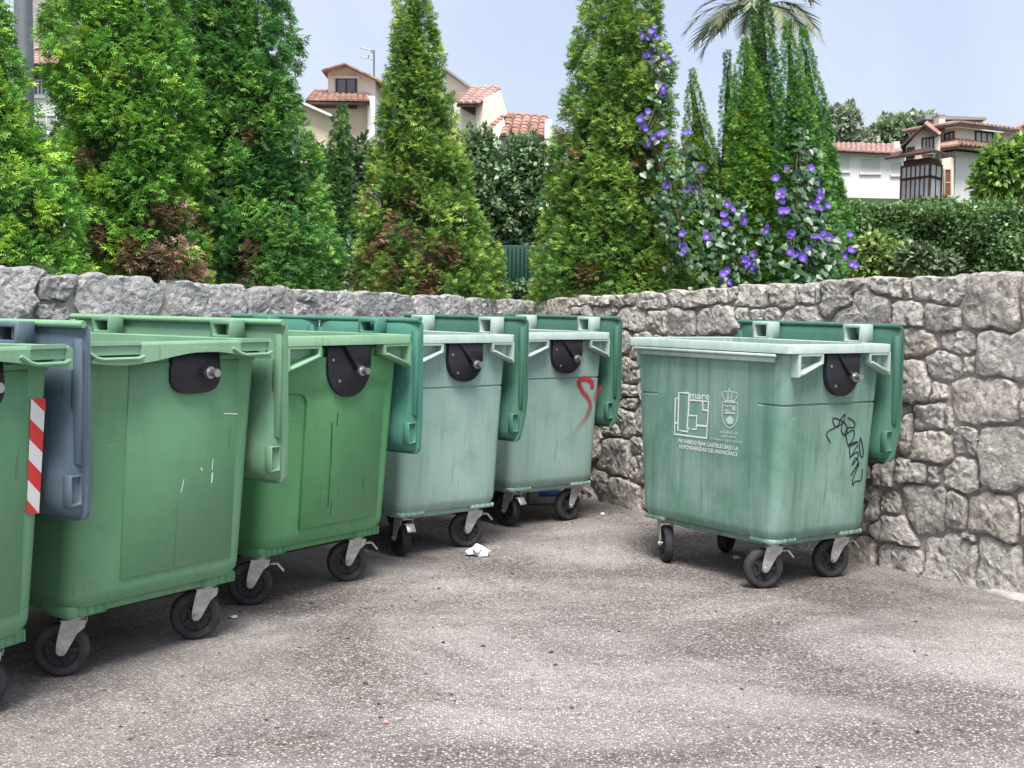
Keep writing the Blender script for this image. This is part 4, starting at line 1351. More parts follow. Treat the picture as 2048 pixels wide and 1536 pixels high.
def hedge():
    r = np.random.default_rng(44)
    y0 = 12.6
    a, b = at_y(1678, 380, y0), at_y(2048, 400, y0)
    x0, x1 = a[0], b[0] + 2.2
    zt, zb, zg = (a[2] + b[2]) / 2 - .10, at_y(1900, 556, y0)[2], terrain_z(4, y0)
    root = tag(empty('clipped_hedge', ((x0 + x1) / 2, y0 + .5, zg)), 'long clipped dark green hedge in front of the villa', 'hedge')
    org = np.array([(x0 + x1) / 2, y0 + .5, zg])
    core = MB().box((x0 - org[0] + .08, -.40, zb - zg + .02), (x1 - org[0], .42, zt - zg - .10))
    core.build('inner_twigs', M['twig'], root)
    for i in range(9):
        t = MB()
        x = x0 + .3 + (x1 - x0 - .4) * i / 9
        t.tube([(x - org[0], .05 * math.sin(i * 3), -.05), (x - org[0] + .06 * math.sin(i), 0, zb - zg + .08)], [.04, .03], 6)
        t.build('stem', M['bark'], root, smooth=60)
    n = 24000
    f = r.random(n)
    X = r.uniform(x0, x1, n)
    bump = .07 * np.sin(X * 3.1) + .05 * np.sin(X * 7.7 + 1)
    front = f < .70
    Z = np.where(front, r.uniform(zb, zt, n), zt + r.uniform(-.10, .05, n)) + np.where(front, 0, bump * .5)
    Y = np.where(front, y0 + r.uniform(-.05, .12, n) + .07 * np.sin(X * 5 + Z * 6) + .05 * np.sin(X * 11 - Z * 9), r.uniform(y0, y0 + 1.0, n))
    left = r.random(n) < .06
    X = np.where(left, x0 + r.uniform(-.06, .05, n), X)
    P = np.stack([X, Y, Z], 1)
    o = np.where(front[:, None], np.array([0, -1, .25]), np.array([0, -.1, 1.0]))
    G = unit(o * .5 + r.standard_normal((n, 3)) * .6)
    N = unit(o * .6 + np.array([0, 0, .6]) + r.standard_normal((n, 3)) * .5)
    pk = r.random((n, 1))
    p3 = np.array(HEDGE)
    col = p3[0] * (1 - pk) + p3[1] * pk
    hi = r.random(n) < .15
    col[hi] = p3[2]
    top = (~front) | (Z > zt - .16)
    col[top] = col[top] * .5 + np.array([.10, .20, .05]) * .5 * r.uniform(.7, 1.4, (top.sum(), 1))
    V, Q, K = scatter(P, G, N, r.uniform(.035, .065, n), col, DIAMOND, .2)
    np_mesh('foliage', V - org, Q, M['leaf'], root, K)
hedge()
LIME = [(0.144, 0.24, 0.06), (0.264, 0.384, 0.102), (0.504, 0.6, 0.24)]
leafy('low_shrub', 'low yellow-green shrub on the wall top at the hedge foot', 'shrub', 8.6,
      [(1745, 505, 34, 42), (1790, 520, 45, 32), (1850, 530, 40, 20), (1735, 540, 30, 20)], 1500, .050, LIME, 45, trunk=False)
leafy('low_shrub', 'small grey-green shrub beside the yellow-green one on the wall', 'shrub', 8.3,
      [(1880, 528, 38, 20), (1830, 512, 35, 24)], 600, .050, [(.07, .13, .06), (.14, .21, .10), (.30, .36, .20)], 46, trunk=False)
leafy('garden_tree', 'bright leafy tree in front of the villa at the right edge', 'tree', 24.0,
      [(2015, 345, 62, 58), (2060, 320, 60, 45), (1985, 380, 38, 30)], 3600, .16, [(.12, .26, .05), (.21, .37, .07), (.36, .50, .13)], 47)
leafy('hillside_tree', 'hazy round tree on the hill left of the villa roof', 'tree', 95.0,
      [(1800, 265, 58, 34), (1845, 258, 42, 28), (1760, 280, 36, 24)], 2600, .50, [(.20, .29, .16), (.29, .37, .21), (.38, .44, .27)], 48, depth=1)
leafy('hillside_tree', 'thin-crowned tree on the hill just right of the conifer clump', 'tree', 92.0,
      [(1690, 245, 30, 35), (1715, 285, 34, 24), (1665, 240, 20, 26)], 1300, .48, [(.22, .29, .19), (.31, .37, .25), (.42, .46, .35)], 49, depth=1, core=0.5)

# --- palm
def palm():
    y = 40.0
    c = at_y(1518, 18, y)
    zg = terrain_z(c[0], y)
    root = tag(empty('palm_tree', (c[0], y, zg)), 'tall palm with arching grey-green fronds behind the conifer spires', 'palm')
    t = MB()
    H_ = c[2] - zg
    t.tube([(0, 0, -.1), (.1, 0, H_ * .5), (0, 0, H_)], [.30, .22, .24], 10)
    t.build('trunk', M['bark'], root, smooth=60)
    r = np.random.default_rng(5)
    fm = leafmat('palm_fronds', .2, .45, .4)
    for k in range(34):
        az = 2 * math.pi * k / 34 * 5.0 + r.uniform(-.2, .2)
        el = r.uniform(-.15, 1.25)
        ln = r.uniform(2.3, 3.0)
        d = np.array([math.cos(az) * math.cos(el), math.sin(az) * math.cos(el), math.sin(el)])
        p, dd, pts = np.array([0, 0, H_]), d.copy(), []
        for i in range(15):
            pts.append(p.copy())
            p = p + dd * ln / 14
            dd = unit(dd + np.array([0, 0, -.075 - .02 * i * .5]))
        V, Q, K = [], [], []
        for i in range(14):
            a, b = pts[i], pts[i + 1]
            tdir = unit(b - a)
            side = unit(np.cross(tdir, [0, 0, 1.0]) + 1e-6)
            upn = np.cross(side, tdir)
            w = .03 * (1 - i / 15)
            base = len(V)
            V += [a - side * w, a + side * w, b + side * w * .9, b - side * w * .9]
            Q.append([base, base + 1, base + 2, base + 3])
            K += [(.24, .22, .12)] * 4
            if i > 0:
                for s in (-1, 1):
                    for h in (0, .5):
                        o = a + (b - a) * h
                        ll = .55 * math.sin(math.pi * (i + h + 1.5) / 17) + .12
                        e = o + (side * s * .62 + tdir * .75 + upn * r.uniform(.0, .25) + np.array([0, 0, -.22])) * ll
                        base = len(V)
                        wv = tdir * .05
                        V += [o - wv, o + wv, e + wv * .2, e - wv * .2]
                        Q.append([base, base + 1, base + 2, base + 3])
                        cc_ = np.array((.24, .26, .16)) * r.uniform(.7, 1.4)
                        K += [tuple(cc_)] * 4
        np_mesh('frond', np.array(V), np.array(Q), fm, root, np.array(K))
palm()

# --- morning glory creeper: every leaf and flower a piece of its own
def heart():
    o = [(0, .10), (.26, -.02), (.48, .16), (.46, .46), (.26, .76), (0, 1.08), (-.26, .76), (-.46, .46), (-.48, .16), (-.26, -.02)]
    vs = [(x, y_, .10 * abs(x) - .18 * max(0, y_ - .5) ** 2) for x, y_ in o] + [(0, .45, -.05)]
    return vs, [(i, (i + 1) % 10, 10) for i in range(10)]
def leaf_mesh(name, col):
    vs, fs = heart()
    me = bpy.data.meshes.new(name)
    me.from_pydata(vs, [], fs)
    at = me.color_attributes.new('tint', 'FLOAT_COLOR', 'POINT')
    for i in range(len(vs)):
        k = 1.0 if i == 10 else 1.25
        at.data[i].color = (col[0] * k, col[1] * k, col[2] * k, 1)
    me.materials.append(M['gloss'])
    me.shade_smooth()
    return me
LM = [leaf_mesh('leaf', c) for c in ((.022, .070, .028), (.035, .095, .036), (.055, .130, .050), (.12, .20, .10), (.014, .048, .022))]
def flower_mesh():
    vs, fs, cs = [], [], []
    N = 15
    prof = [(.07, -.75, (.85, .78, .85)), (.18, -.35, (.70, .55, .82)), (.48, -.08, (.24, .13, .66)), (1.0, .06, (.17, .12, .58))]
    for r_, z_, c in prof:
        for k in range(N):
            a = 6.2832 * k / N
            w = 1 + (.10 * math.cos(5 * a) if r_ > .9 else 0)
            vs.append((r_ * w * math.cos(a), r_ * w * math.sin(a), z_ + (.05 * math.cos(5 * a) if r_ > .9 else 0)))
            cs.append(c)
    for q in range(3):
        fs += [(q * N + k, q * N + (k + 1) % N, (q + 1) * N + (k + 1) % N, (q + 1) * N + k) for k in range(N)]
    me = bpy.data.meshes.new('flower')
    me.from_pydata(vs, [], fs)
    at = me.color_attributes.new('tint', 'FLOAT_COLOR', 'POINT')
    for i, c in enumerate(cs): at.data[i].color = (*c, 1)
    me.materials.append(leafmat('petals', .35, .5, .2))
    me.shade_smooth()
    return me
FM = flower_mesh()
def creeper(label, strips, n, flowers, seed, size=(.036, .060)):
    """strips: polylines of (u, v, half width px, distance)"""
    r = random.Random(seed)
    u0, v0, w0, y0 = strips[0][-1]
    base = at_y(u0, v0, y0)
    root = tag(empty('flowering_creeper', tuple(base)), label, 'creeper', 'purple flowering creepers')
    B_ = Vector(base)
    tot = sum(len(s) - 1 for s in strips)
    lens = [(s, i, math.hypot(s[i + 1][0] - s[i][0], s[i + 1][1] - s[i][1]) * (s[i][2] + s[i + 1][2])) for s in strips for i in range(len(s) - 1)]
    tw = sum(l[2] for l in lens)
    for s in strips:
        st = MB()
        for k in range(3):
            pts = [Vector(at_y(u + r.uniform(-.5, .5) * w, v, y + .03)) - B_ for u, v, w, y in s]
            st.tube(pts, .006, 5)
            st_ = st.build('stem', M['bark'], root, smooth=60)
            st = MB()
    for s, i, w in lens:
        for _ in range(int(n * w / tw + .5)):
            t = r.random()
            a, b = s[i], s[i + 1]
            hw, y = lerp(a[2], b[2], t), lerp(a[3], b[3], t)
            k = max(-1.1, min(1.1, r.gauss(0, .55)))
            p = at_y(lerp(a[0], b[0], t) + hw * k, lerp(a[1], b[1], t), y + r.uniform(-.09, .06) + .10 * k * k)
            o = bpy.data.objects.new('leaf', r.choice(LM[:3] + LM[:3] + LM[:3] + LM[3:] + LM[4:]))
            sc = r.uniform(*size)
            # leaf faces outwards and up, tip hanging down
            nrm = Vector((r.gauss(.15, .35), -.8 + r.gauss(0, .2), .65 + r.gauss(0, .3))).normalized()
            tip = Vector((r.gauss(.35, .5), -.25, -1)).normalized()
            tip = (tip - nrm * tip.dot(nrm)).normalized()
            x = tip.cross(nrm)
            o.matrix_world = Matrix.Translation(Vector(p) - B_) @ Matrix((x, tip, nrm)).transposed().to_4x4() @ Matrix.Scale(sc, 4)
            link(o, root)
    flowers = flowers + [(u + r.uniform(-16, 16), v + r.uniform(-14, 14)) for u, v in flowers if r.random() < .7]
    for (u, v) in flowers:
        s, i, _ = min(((s, i, min(abs(s[i][1] - v) + abs(s[i][0] - u), abs(s[i + 1][1] - v) + abs(s[i + 1][0] - u))) for s in strips for i in range(len(s) - 1)), key=lambda q: q[2])
        p = at_y(u, v, s[i][3] - .12 + r.uniform(-.03, .03))
        o = bpy.data.objects.new('flower', FM)
        nrm = Vector((r.gauss(.0, .6), -1, r.gauss(.35, .4))).normalized()
        o.matrix_world = Matrix.Translation(Vector(p) - B_) @ nrm.to_track_quat('Z', 'Y').to_matrix().to_4x4() @ Matrix.Scale(r.uniform(.020, .034), 4)
        link(o, root)
    return root
FZ = lambda L: [(1040 + x / 2.56, y_ / 2.56) for x, y_ in L]
creeper('purple-flowered creeper cascading down the big conifer', [
    [(1285, 45, 12, 9.62), (1312, 110, 26, 9.52), (1325, 190, 32, 9.45), (1305, 260, 36, 9.38), (1330, 340, 46, 9.32), (1345, 430, 50, 9.28), (1365, 540, 38, 9.25)],
    [(1370, 285, 22, 9.60), (1395, 360, 38, 9.5), (1392, 430, 40, 9.4)]], 290,
    FZ([(625, 180), (655, 195), (690, 180), (672, 160), (690, 255), (735, 280), (680, 310), (655, 275), (735, 470), (742, 495), (712, 440), (625, 590), (655, 570), (630, 645), (710, 690), (685, 705), (735, 680), (750, 745),
        (740, 945), (870, 985), (878, 950), (935, 990), (930, 860), (850, 680), (830, 1195), (835, 1260), (850, 1280)]), 61)
creeper('low mat of creeper with purple flowers below the yellow-green spire', [
    [(1455, 395, 45, 9.15), (1450, 470, 75, 9.05), (1475, 575, 85, 8.95)]], 285,
    FZ([(1090, 1070), (1065, 1125), (1050, 1140), (1145, 1100), (975, 1230), (955, 1240), (1000, 1250), (1265, 1155), (1195, 1300), (1170, 1345), (1160, 1360), (1190, 1370), (1150, 1330), (1060, 1385), (1070, 1445), (1095, 1450)]), 62)
creeper('creeper with purple flowers on the conifer nearest the hedge', [
    [(1600, 255, 14, 8.98), (1608, 330, 36, 8.84), (1612, 420, 58, 8.72), (1620, 500, 80, 8.62), (1640, 575, 80, 8.55)]], 290,
    FZ([(1345, 980), (1340, 1030), (1340, 1080), (1380, 1195), (1395, 1190), (1380, 1285), (1450, 1325), (1490, 1285), (1480, 1275), (1525, 1030), (1515, 1050), (1540, 1065), (1535, 975), (1530, 930), (1555, 1195), (1545, 1210), (1365, 860), (1490, 860), (1665, 1310), (1720, 1360), (1310, 910), (1690, 1200)]), 63)

# ------------------------------------------------------------------ houses on the slope behind
def render_mat(name, c, var=.08):
    return plain(name, c, .9, .2, var=var, scale=.9)
HM = dict(
    cream=render_mat('cream_render', (.78, .72, .63)), peach=render_mat('peach_render', (.70, .57, .45)), white=render_mat('white_render', (.80, .79, .78)),
    tile=plain('clay_tile', (.37, .235, .195), .85, .2, var=.35, scale=2.2), tile_old=plain('weathered_clay_tile', (.36, .22, .18), .9, .2, var=.55, scale=3.0),
    tile_pink=plain('pinkish_clay_tile', (.42, .28, .245), .85, .2, var=.3, scale=1.8),
    wood=plain('dark_brown_wood', (.075, .045, .038), .7, .3, var=.3, scale=2), maroon=plain('maroon_painted_wood', (.15, .055, .055), .6, .3, var=.25, scale=2),
    glass=plain('window_glass', (.10, .115, .14), .12, .6, var=.3, scale=1), pale=plain('curtained_glass', (.42, .43, .46), .25, .5, var=.25, scale=1.4),
    blind=plain('roller_blind', (.60, .60, .60), .7, .2, var=.06), stone=plain('ashlar', (.36, .33, .31), .95, .1, var=.25, scale=3),
    tan=render_mat('tan_render', (.64, .56, .44)), slab=plain('grey_slab', (.30, .29, .29), .9, .2), gutter=plain('dark_gutter', (.05, .05, .055), .6, .3), trim=render_mat('white_trim', (.72, .71, .69)),
    aerial=plain('aerial_metal', (.22, .23, .25), .4, .5, .7), door=plain('chestnut_door', (.24, .085, .05), .5, .4))
class House:
    def __init__(s, name, label, Y, u, cat='house', group='houses behind the terrace'):
        p = at_y(u, 400, Y)
        s.org = Vector((p[0], Y, terrain_z(p[0], Y)))
        s.root = tag(empty(name, s.org), label, cat, group)
    def L(s, p): return Vector(p) - s.org
    def poly(s, name, pts, ext, mat, parent=None, bevel=0):
        """polygon of world points extruded by a vector"""
        a = [s.L(p) for p in pts]
        e = Vector(ext)
        n = len(a)
        mb = MB().add(a + [p + e for p in a], [tuple(range(n)), tuple(range(n, 2 * n))[::-1]] + [(i, (i + 1) % n, n + (i + 1) % n, n + i) for i in range(n)])
        return mb.build(name, mat, parent or s.root, bevel=bevel)
    def wall(s, pts, depth, mat, name='wall'):
        return s.poly(name, pts, (0, depth, 0), mat)
    def to_ground(s, pts2):
        """close a facade outline downwards to the hillside"""
        z = s.org.z - .5
        return pts2 + [np.array([pts2[-1][0], pts2[-1][1], z]), np.array([pts2[0][0], pts2[0][1], z])]
    def window(s, c, mat_pane, mat_frame, nrm=(0, -1, 0), cols=2, rows=1, t=.07, sill=True, name='window'):
        """c: four world corners (bl, br, tr, tl)"""
        bl, br, tr, tl = [s.L(p) for p in c]
        n = Vector(nrm)
        def pt(a, b, o): return bl.lerp(br, a).lerp(tl.lerp(tr, a), b) + n * o
        w, h = (br - bl).length, (tl - bl).length
        fr = MB()
        def bar(a0, a1, b0, b1, o0=.0, o1=.05):
            q = [pt(a0, b0, o0), pt(a1, b0, o0), pt(a1, b1, o0), pt(a0, b1, o0), pt(a0, b0, o1), pt(a1, b0, o1), pt(a1, b1, o1), pt(a0, b1, o1)]
            fr.add(q, [(0, 1, 2, 3), (4, 5, 6, 7), (0, 1, 5, 4), (1, 2, 6, 5), (2, 3, 7, 6), (3, 0, 4, 7)])
        ta, tb = t / w, t / h
        bar(-ta, 0, -tb, 1 + tb, -.02, .06); bar(1, 1 + ta, -tb, 1 + tb, -.02, .06)
        bar(0, 1, 1, 1 + tb, -.02, .058); bar(0, 1, -tb, 0, -.02, .058)
        for k in range(1, cols): bar(k / cols - ta * .35, k / cols + ta * .35, 0, 1, .012, .045)
        for k in range(1, rows): bar(0, 1, k / rows - tb * .35, k / rows + tb * .35, .012, .042)
        f = fr.build(name, mat_frame, s.root)
        for i in range(cols):
            for j in range(rows):
                a0, a1, b0, b1 = i / cols, (i + 1) / cols, j / rows, (j + 1) / rows
                MB().add([pt(a0, b0, .010), pt(a1, b0, .010), pt(a1, b1, .010), pt(a0, b1, .010)], [(0, 1, 2, 3)]).build('pane', mat_pane, f)
        if sill:
            sm = MB()
            q = [pt(-.08, -tb * 2.2, .0), pt(1.08, -tb * 2.2, .0), pt(1.08, -tb * 1.02, .0), pt(-.08, -tb * 1.02, .0)]
            sm.add(q + [p + n * .12 for p in q], [(0, 1, 2, 3), (4, 5, 6, 7), (0, 1, 5, 4), (1, 2, 6, 5), (2, 3, 7, 6), (3, 0, 4, 7)])
            sm.build('sill', HM['trim'], f)
        return f
    def tiles(s, el, er, tr_, tl_, mat, pitch=.21, board=True):
        """clay tile slope: eave left/right, top right/left; every column of tiles a piece of its own"""
        el, er, tr_, tl_ = [s.L(p) for p in (el, er, tr_, tl_)]
        n = max(3, int((er - el).length / pitch))
        up = (er - el).cross(tl_ - el).normalized()
        if up.z < 0: up = -up
        rf = s.poly('roof', [s.org + p - up * .10 for p in (el, er, tr_, tl_)], tuple(up * .09), HM['wood'] if board else mat)
        for k in range(n):
            a0, a1 = el.lerp(er, k / n), el.lerp(er, (k + 1) / n)
            b0, b1 = tl_.lerp(tr_, k / n), tl_.lerp(tr_, (k + 1) / n)
            mb = MB()
            m = 7
            for j in range(m):
                t0, t1 = j / m, (j + 1.12) / m
                rings = []
                for t, lift in ((t0, .035), (min(1, t1), .0)):
                    p0, p1 = a0.lerp(b0, t), a1.lerp(b1, t)
                    w = (p1 - p0)
                    R = w.length * .5
                    cen = (p0 + p1) / 2
                    rings.append([cen + w.normalized() * R * math.cos(q) * .98 + up * (math.sin(q) * R * .75 + lift) for q in np.linspace(0, math.pi, 5)])
                vs = rings[0] + rings[1]
                mb.add(vs, [(i, i + 1, 5 + i + 1, 5 + i) for i in range(4)] + [(4, 3, 2, 1, 0)])
            mb.build('tile', mat, rf, smooth=50)
        return rf
def Z(u0, v0, k):
    return lambda x, y, Y: at_y(u0 + x / k, v0 + y / k, Y)

# house with the dormer
z = Z(600, 80, 2.954)
h = House('dormer_house', 'peach house with dormer window and roof aerial', 45.0, 670)
h.wall(h.to_ground([z(20, 372, 45), z(405, 372, 45)]), 8, HM['peach'])
h.wall([z(165, 330, 45.8), z(445, 330, 45.8), z(445, 226, 45.8), z(262, 152, 45.8), z(165, 186, 45.8)], 5, HM['cream'], 'dormer')
h.tiles(z(30, 362, 44.3), z(412, 368, 44.3), z(412, 308, 46.5), z(85, 302, 46.5), HM['tile'])
h.poly('dormer_roof', [z(126, 184, 45.2), z(262, 143, 45.2), z(262, 134, 45.2), z(126, 174, 45.2)], (0, 5.5, 0), HM['tile_old'])
h.poly('dormer_roof', [z(262, 143, 45.2), z(492, 252, 45.2), z(492, 241, 45.2), z(262, 134, 45.2)], (0, 5.5, 0), HM['tile_old'])
h.window([z(222, 309, 45.8), z(325, 309, 45.8), z(325, 232, 45.8), z(222, 232, 45.8)], HM['glass'], HM['wood'], cols=2)
h.poly('beam', [z(185, 226, 45.7), z(350, 226, 45.7), z(350, 212, 45.7), z(185, 212, 45.7)], (0, .12, 0), HM['cream'])
h.poly('pillar', h.to_ground([z(400, 330, 44.8), z(443, 330, 44.8)]), (0, 6, 0), HM['white'])
h.poly('dark_eave_strip', [z(70, 392, 44.6), z(330, 400, 44.6), z(330, 372, 44.6), z(70, 366, 44.6)], (0, .3, 0), HM['wood'])  # eave shadow painted as a dark strip below the roof
h.poly('gable_wall', h.to_ground([z(5, 380, 43.8), z(192, 462, 43.8)]), (0, 1.0, 0), HM['peach'])
h.poly('gable_roof', [z(0, 372, 43.4), z(192, 456, 43.4), z(192, 440, 43.4), z(0, 356, 43.4)], (0, 1.6, 0), HM['trim'])
an = MB()
a0, a1 = h.L(z(437, 250, 46)), h.L(z(437, 60, 46))
an.tube([a0, a1], .035, 6)
for xx0, yy0, xx1, yy1 in ((355, 44, 440, 66), (355, 96, 440, 118), (405, 90, 405, 112), (425, 56, 425, 80)):
    an.tube([h.L(z(xx0, yy0, 46)), h.L(z(xx1, yy1, 46))], .022, 5)
an.build('aerial', HM['aerial'], h.root)

# cream house, half hidden by the conifer
h = House('gabled_house', 'cream gabled house with salmon tiles right of the slender conifer', 47.0, 960)
h.poly('wall', h.to_ground([z(880, 372, 47), z(1045, 372, 47)]), (0, 6, 0), HM['cream'])
h.poly('gable_wall', h.to_ground([z(1040, 374, 46.8), z(1184, 292, 46.8), z(1224, 432, 46.8)]), (0, 6, 0), HM['cream'])
h.tiles(z(925, 380, 46.2), z(1052, 380, 46.2), z(1188, 288, 49), z(1000, 292, 49), HM['tile_pink'])
h.poly('upper_wall', [z(860, 310, 49.5), z(1010, 310, 49.5), z(1000, 292, 49.5), z(860, 190, 49.5)], (0, 4, 0), HM['cream'])
h.poly('verge', [z(835, 158, 49), z(1022, 296, 49), z(1022, 282, 49), z(835, 144, 49)], (0, 4.5, 0), HM['slab'])
h.poly('eave_bracket', [z(955, 400, 46.6), z(1035, 440, 46.6), z(1035, 382, 46.6), z(955, 382, 46.6)], (0, .3, 0), HM['wood'])

# low house with old tiles
h = House('low_house', 'low white house with mottled old roof tiles beside the big cone conifer', 38.0, 1030)
h.poly('wall', h.to_ground([z(1185, 590, 38), z(1450, 598, 38)]), (0, 5, 0), HM['white'])
h.poly('gable_wall', h.to_ground([z(1085, 570, 38.2), z(1205, 462, 38.2), z(1225, 600, 38.2)]), (0, 4, 0), HM['white'])
h.tiles(z(1178, 572, 37.5), z(1448, 584, 37.5), z(1466, 456, 40), z(1222, 438, 40), HM['tile_old'], .24)
h.tiles(z(1060, 552, 37.9), z(1110, 562, 37.9), z(1222, 446, 40.1), z(1196, 440, 40.1), HM['tile_old'], .24)
h.poly('gutter', [z(1175, 592, 37.42), z(1448, 600, 37.42), z(1448, 580, 37.42), z(1175, 570, 37.42)], (0, .1, 0), HM['gutter'])
h.poly('pillar', h.to_ground([z(1447, 468, 37.3), z(1490, 468, 37.3)]), (0, 3.2, 0), HM['white'])
h.window([z(1372, 705, 38), z(1432, 705, 38), z(1432, 650, 38), z(1372, 650, 38)], HM['glass'], HM['gutter'], cols=1)

# tower and house glimpsed behind the pole
z = Z(0, 0, 2.648)
h = House('stone_tower', 'slim stone tower glimpsed behind the grey pole', 55.0, 85, 'tower')
h.poly('wall', h.to_ground([z(165, -220, 55), z(292, -220, 55)]), (0, 4, 0), HM['stone'])
h = House('street_house', 'white house with red tiled eave behind the grey pole', 48.0, 100)
h.poly('wall', h.to_ground([z(100, 395, 48), z(480, 395, 48)]), (0, 6, 0), HM['white'])
h.poly('upper_wall', [z(100, 398, 47.9), z(480, 398, 47.9), z(480, 345, 47.9), z(100, 345, 47.9)], (0, 5, 0), HM['tan'])
h.tiles(z(90, 345, 47.2), z(480, 348, 47.2), z(480, 262, 50), z(90, 255, 50), HM['tile_pink'])
h.poly('dark_eave_strip', [z(95, 412, 47.7), z(480, 412, 47.7), z(480, 396, 47.7), z(95, 396, 47.7)], (0, .2, 0), HM['wood'])
h.window([z(185, 500, 48), z(240, 500, 48), z(240, 432, 48), z(185, 432, 48)], HM['glass'], HM['trim'], cols=3)
h.window([z(195, 690, 48), z(300, 690, 48), z(300, 615, 48), z(195, 615, 48)], HM['pale'], HM['trim'], cols=2)

# long white house
z = Z(1620, 180, 4.04)
h = House('long_house', 'long white house with roller blinds left of the villa', 78.0, 1740)
h.poly('wall', h.to_ground([z(100, 505, 78), z(775, 530, 78)]), (0, 8, 0), HM['white'])
h.tiles(z(90, 488, 77.4), z(775, 524, 77.4), z(775, 448, 81), z(90, 428, 81), HM['tile_pink'], .30)
h.poly('cornice', [z(95, 508, 77.6), z(775, 536, 77.6), z(775, 522, 77.6), z(95, 492, 77.6)], (0, .3, 0), HM['trim'])
for q in ((215, 545, 315, 650), (410, 560, 560, 665), (655, 590, 735, 680)):
    h.window([z(q[0], q[3], 78), z(q[2], q[3], 78), z(q[2], q[1], 78), z(q[0], q[1], 78)], HM['blind'], HM['trim'], cols=1)
h.poly('chimney', [z(680, 480, 79), z(725, 480, 79), z(725, 415, 79), z(680, 415, 79)], (0, .8, 0), HM['trim'])

# flat-roofed block on the hill
h = House('hill_block', 'flat-roofed tan block on the hill behind the villa', 92.0, 1920, 'building')
h.poly('wall', h.to_ground([z(960, 232, 92), z(1425, 236, 92)]), (0, 9, 0), HM['tan'])
h.poly('roof', [z(930, 236, 91.2), z(1428, 240, 91.2), z(1428, 222, 91.2), z(930, 198, 91.2)], (0, 10, 0), HM['slab'])

# the villa
h = House('villa', 'cream villa with glazed dark-wood gallery and dark overhanging eaves', 65.0, 1908)
c30, s30 = math.cos(rad(30)), math.sin(rad(30))
P0 = at_y(1620 + 1168 / 4.04, 400, 65.0)
dR, nR = np.array([c30, s30, 0]), np.array([s30, -c30, 0])
dL, nL = np.array([-s30, c30, 0]), np.array([-c30, -s30, 0])
def fr_(x, y, o=0.0): return on_plane(1620 + x / 4.04, 180 + y / 4.04, P0 + nR * o, nR)
def fl_(x, y, o=0.0): return on_plane(1620 + x / 4.04, 180 + y / 4.04, P0 + nL * o, nL)
def block(name, x_right, depth, y_top, z_bot, grow, mat):
    w = np.dot(fr_(x_right, 400) - P0, dR)
    zt = fr_(1168, y_top)[2]
    b = np.array([P0[0], P0[1], 0]) - dR * grow - dL * grow
    W_, D_ = w + grow, depth + 2 * grow
    pts = [b, b + dR * W_, b + dR * W_ + dL * D_, b + dL * D_]
    return h.poly(name, [np.array([p[0], p[1], z_bot]) for p in pts], (0, 0, zt - z_bot), mat), pts, zt
_, _, zt_up = block('upper_storey', 1640, 3.2, 300, fr_(1168, 470)[2], 0, HM['cream'])
_, _, zt_lo = block('wall', 1640, 3.2, 492, h.org.z - .5, .02, HM['white'])
def skirt(zc, over, rise, back, mat, wd, dp):
    b = np.array([P0[0], P0[1], zc])
    for d, n_, ln, o in ((dR, nR, wd, dL), (dL, nL, dp, dR)):
        a0, a1 = b - dR * over - dL * over, b + d * ln - o * over
        t0, t1 = b + dR * back + dL * back, b + d * ln + o * back
        t0[2] += rise; t1[2] += rise
        h.poly('eave', [a0, a1, t1, t0], (0, 0, .14), HM['wood'])
        up_ = np.array([0, 0, .16])
        if n_ is nR: h.tiles(a0 + up_, a1 + up_, t1 + up_, t0 + up_, mat, .32)
        else: h.poly('roof', [a0 + up_, a1 + up_, t1 + up_, t0 + up_], (0, 0, .1), mat)
wR = float(np.dot(fr_(1640, 400) - P0, dR))
skirt(zt_up - .05, .60, .45, 1.6, HM['tile_pink'], wR, 3.2)
skirt(zt_lo - .05, .95, .45, .0, HM['tile'], wR, 3.2)
h.window([fr_(1338, 452), fr_(1472, 458), fr_(1472, 352), fr_(1338, 342)], HM['pale'], HM['wood'], nR, cols=3, name='window')
h.window([fl_(1098, 455), fl_(1158, 448), fl_(1158, 345), fl_(1098, 362)], HM['pale'], HM['wood'], nL, cols=2)
h.window([fr_(1312, 850, .02), fr_(1392, 850, .02), fr_(1392, 640, .02), fr_(1312, 632, .02)], HM['glass'], HM['trim'], nR, cols=2, rows=3)
# gable wing
h.poly('gable_wall', [z(775, 560, 63.6), z(1050, 560, 63.6), z(1050, 372, 63.6), z(925, 290, 63.6), z(775, 458, 63.6)], (1.7, 4.8, 0), HM['cream'])
h.poly('gable_roof', [z(735, 462, 63.0), z(925, 288, 63.0), z(925, 272, 63.0), z(735, 446, 63.0)], (1.55, 4.3, 0), HM['wood'])
h.tiles(z(1044, 366, 63.0), z(1048, 352, 68.0), z(930, 262, 68.0), z(922, 272, 63.0), HM['tile'], .30)
h.window([z(912, 498, 63.6), z(990, 492, 63.6), z(990, 390, 63.6), z(912, 398, 63.6)], HM['pale'], HM['wood'], cols=3)
h.window([z(795, 540, 63.6), z(832, 535, 63.6), z(832, 470, 63.6), z(795, 476, 63.6)], HM['glass'], HM['wood'], cols=2)
h.poly('chimney', [z(1045, 330, 67), z(1092, 330, 67), z(1092, 205, 67), z(1045, 205, 67)], (0, .9, 0), HM['cream'])
h.poly('chimney_cap', [z(1040, 206, 66.9), z(1097, 206, 66.9), z(1097, 196, 66.9), z(1040, 196, 66.9)], (0, 1.1, 0), HM['slab'])
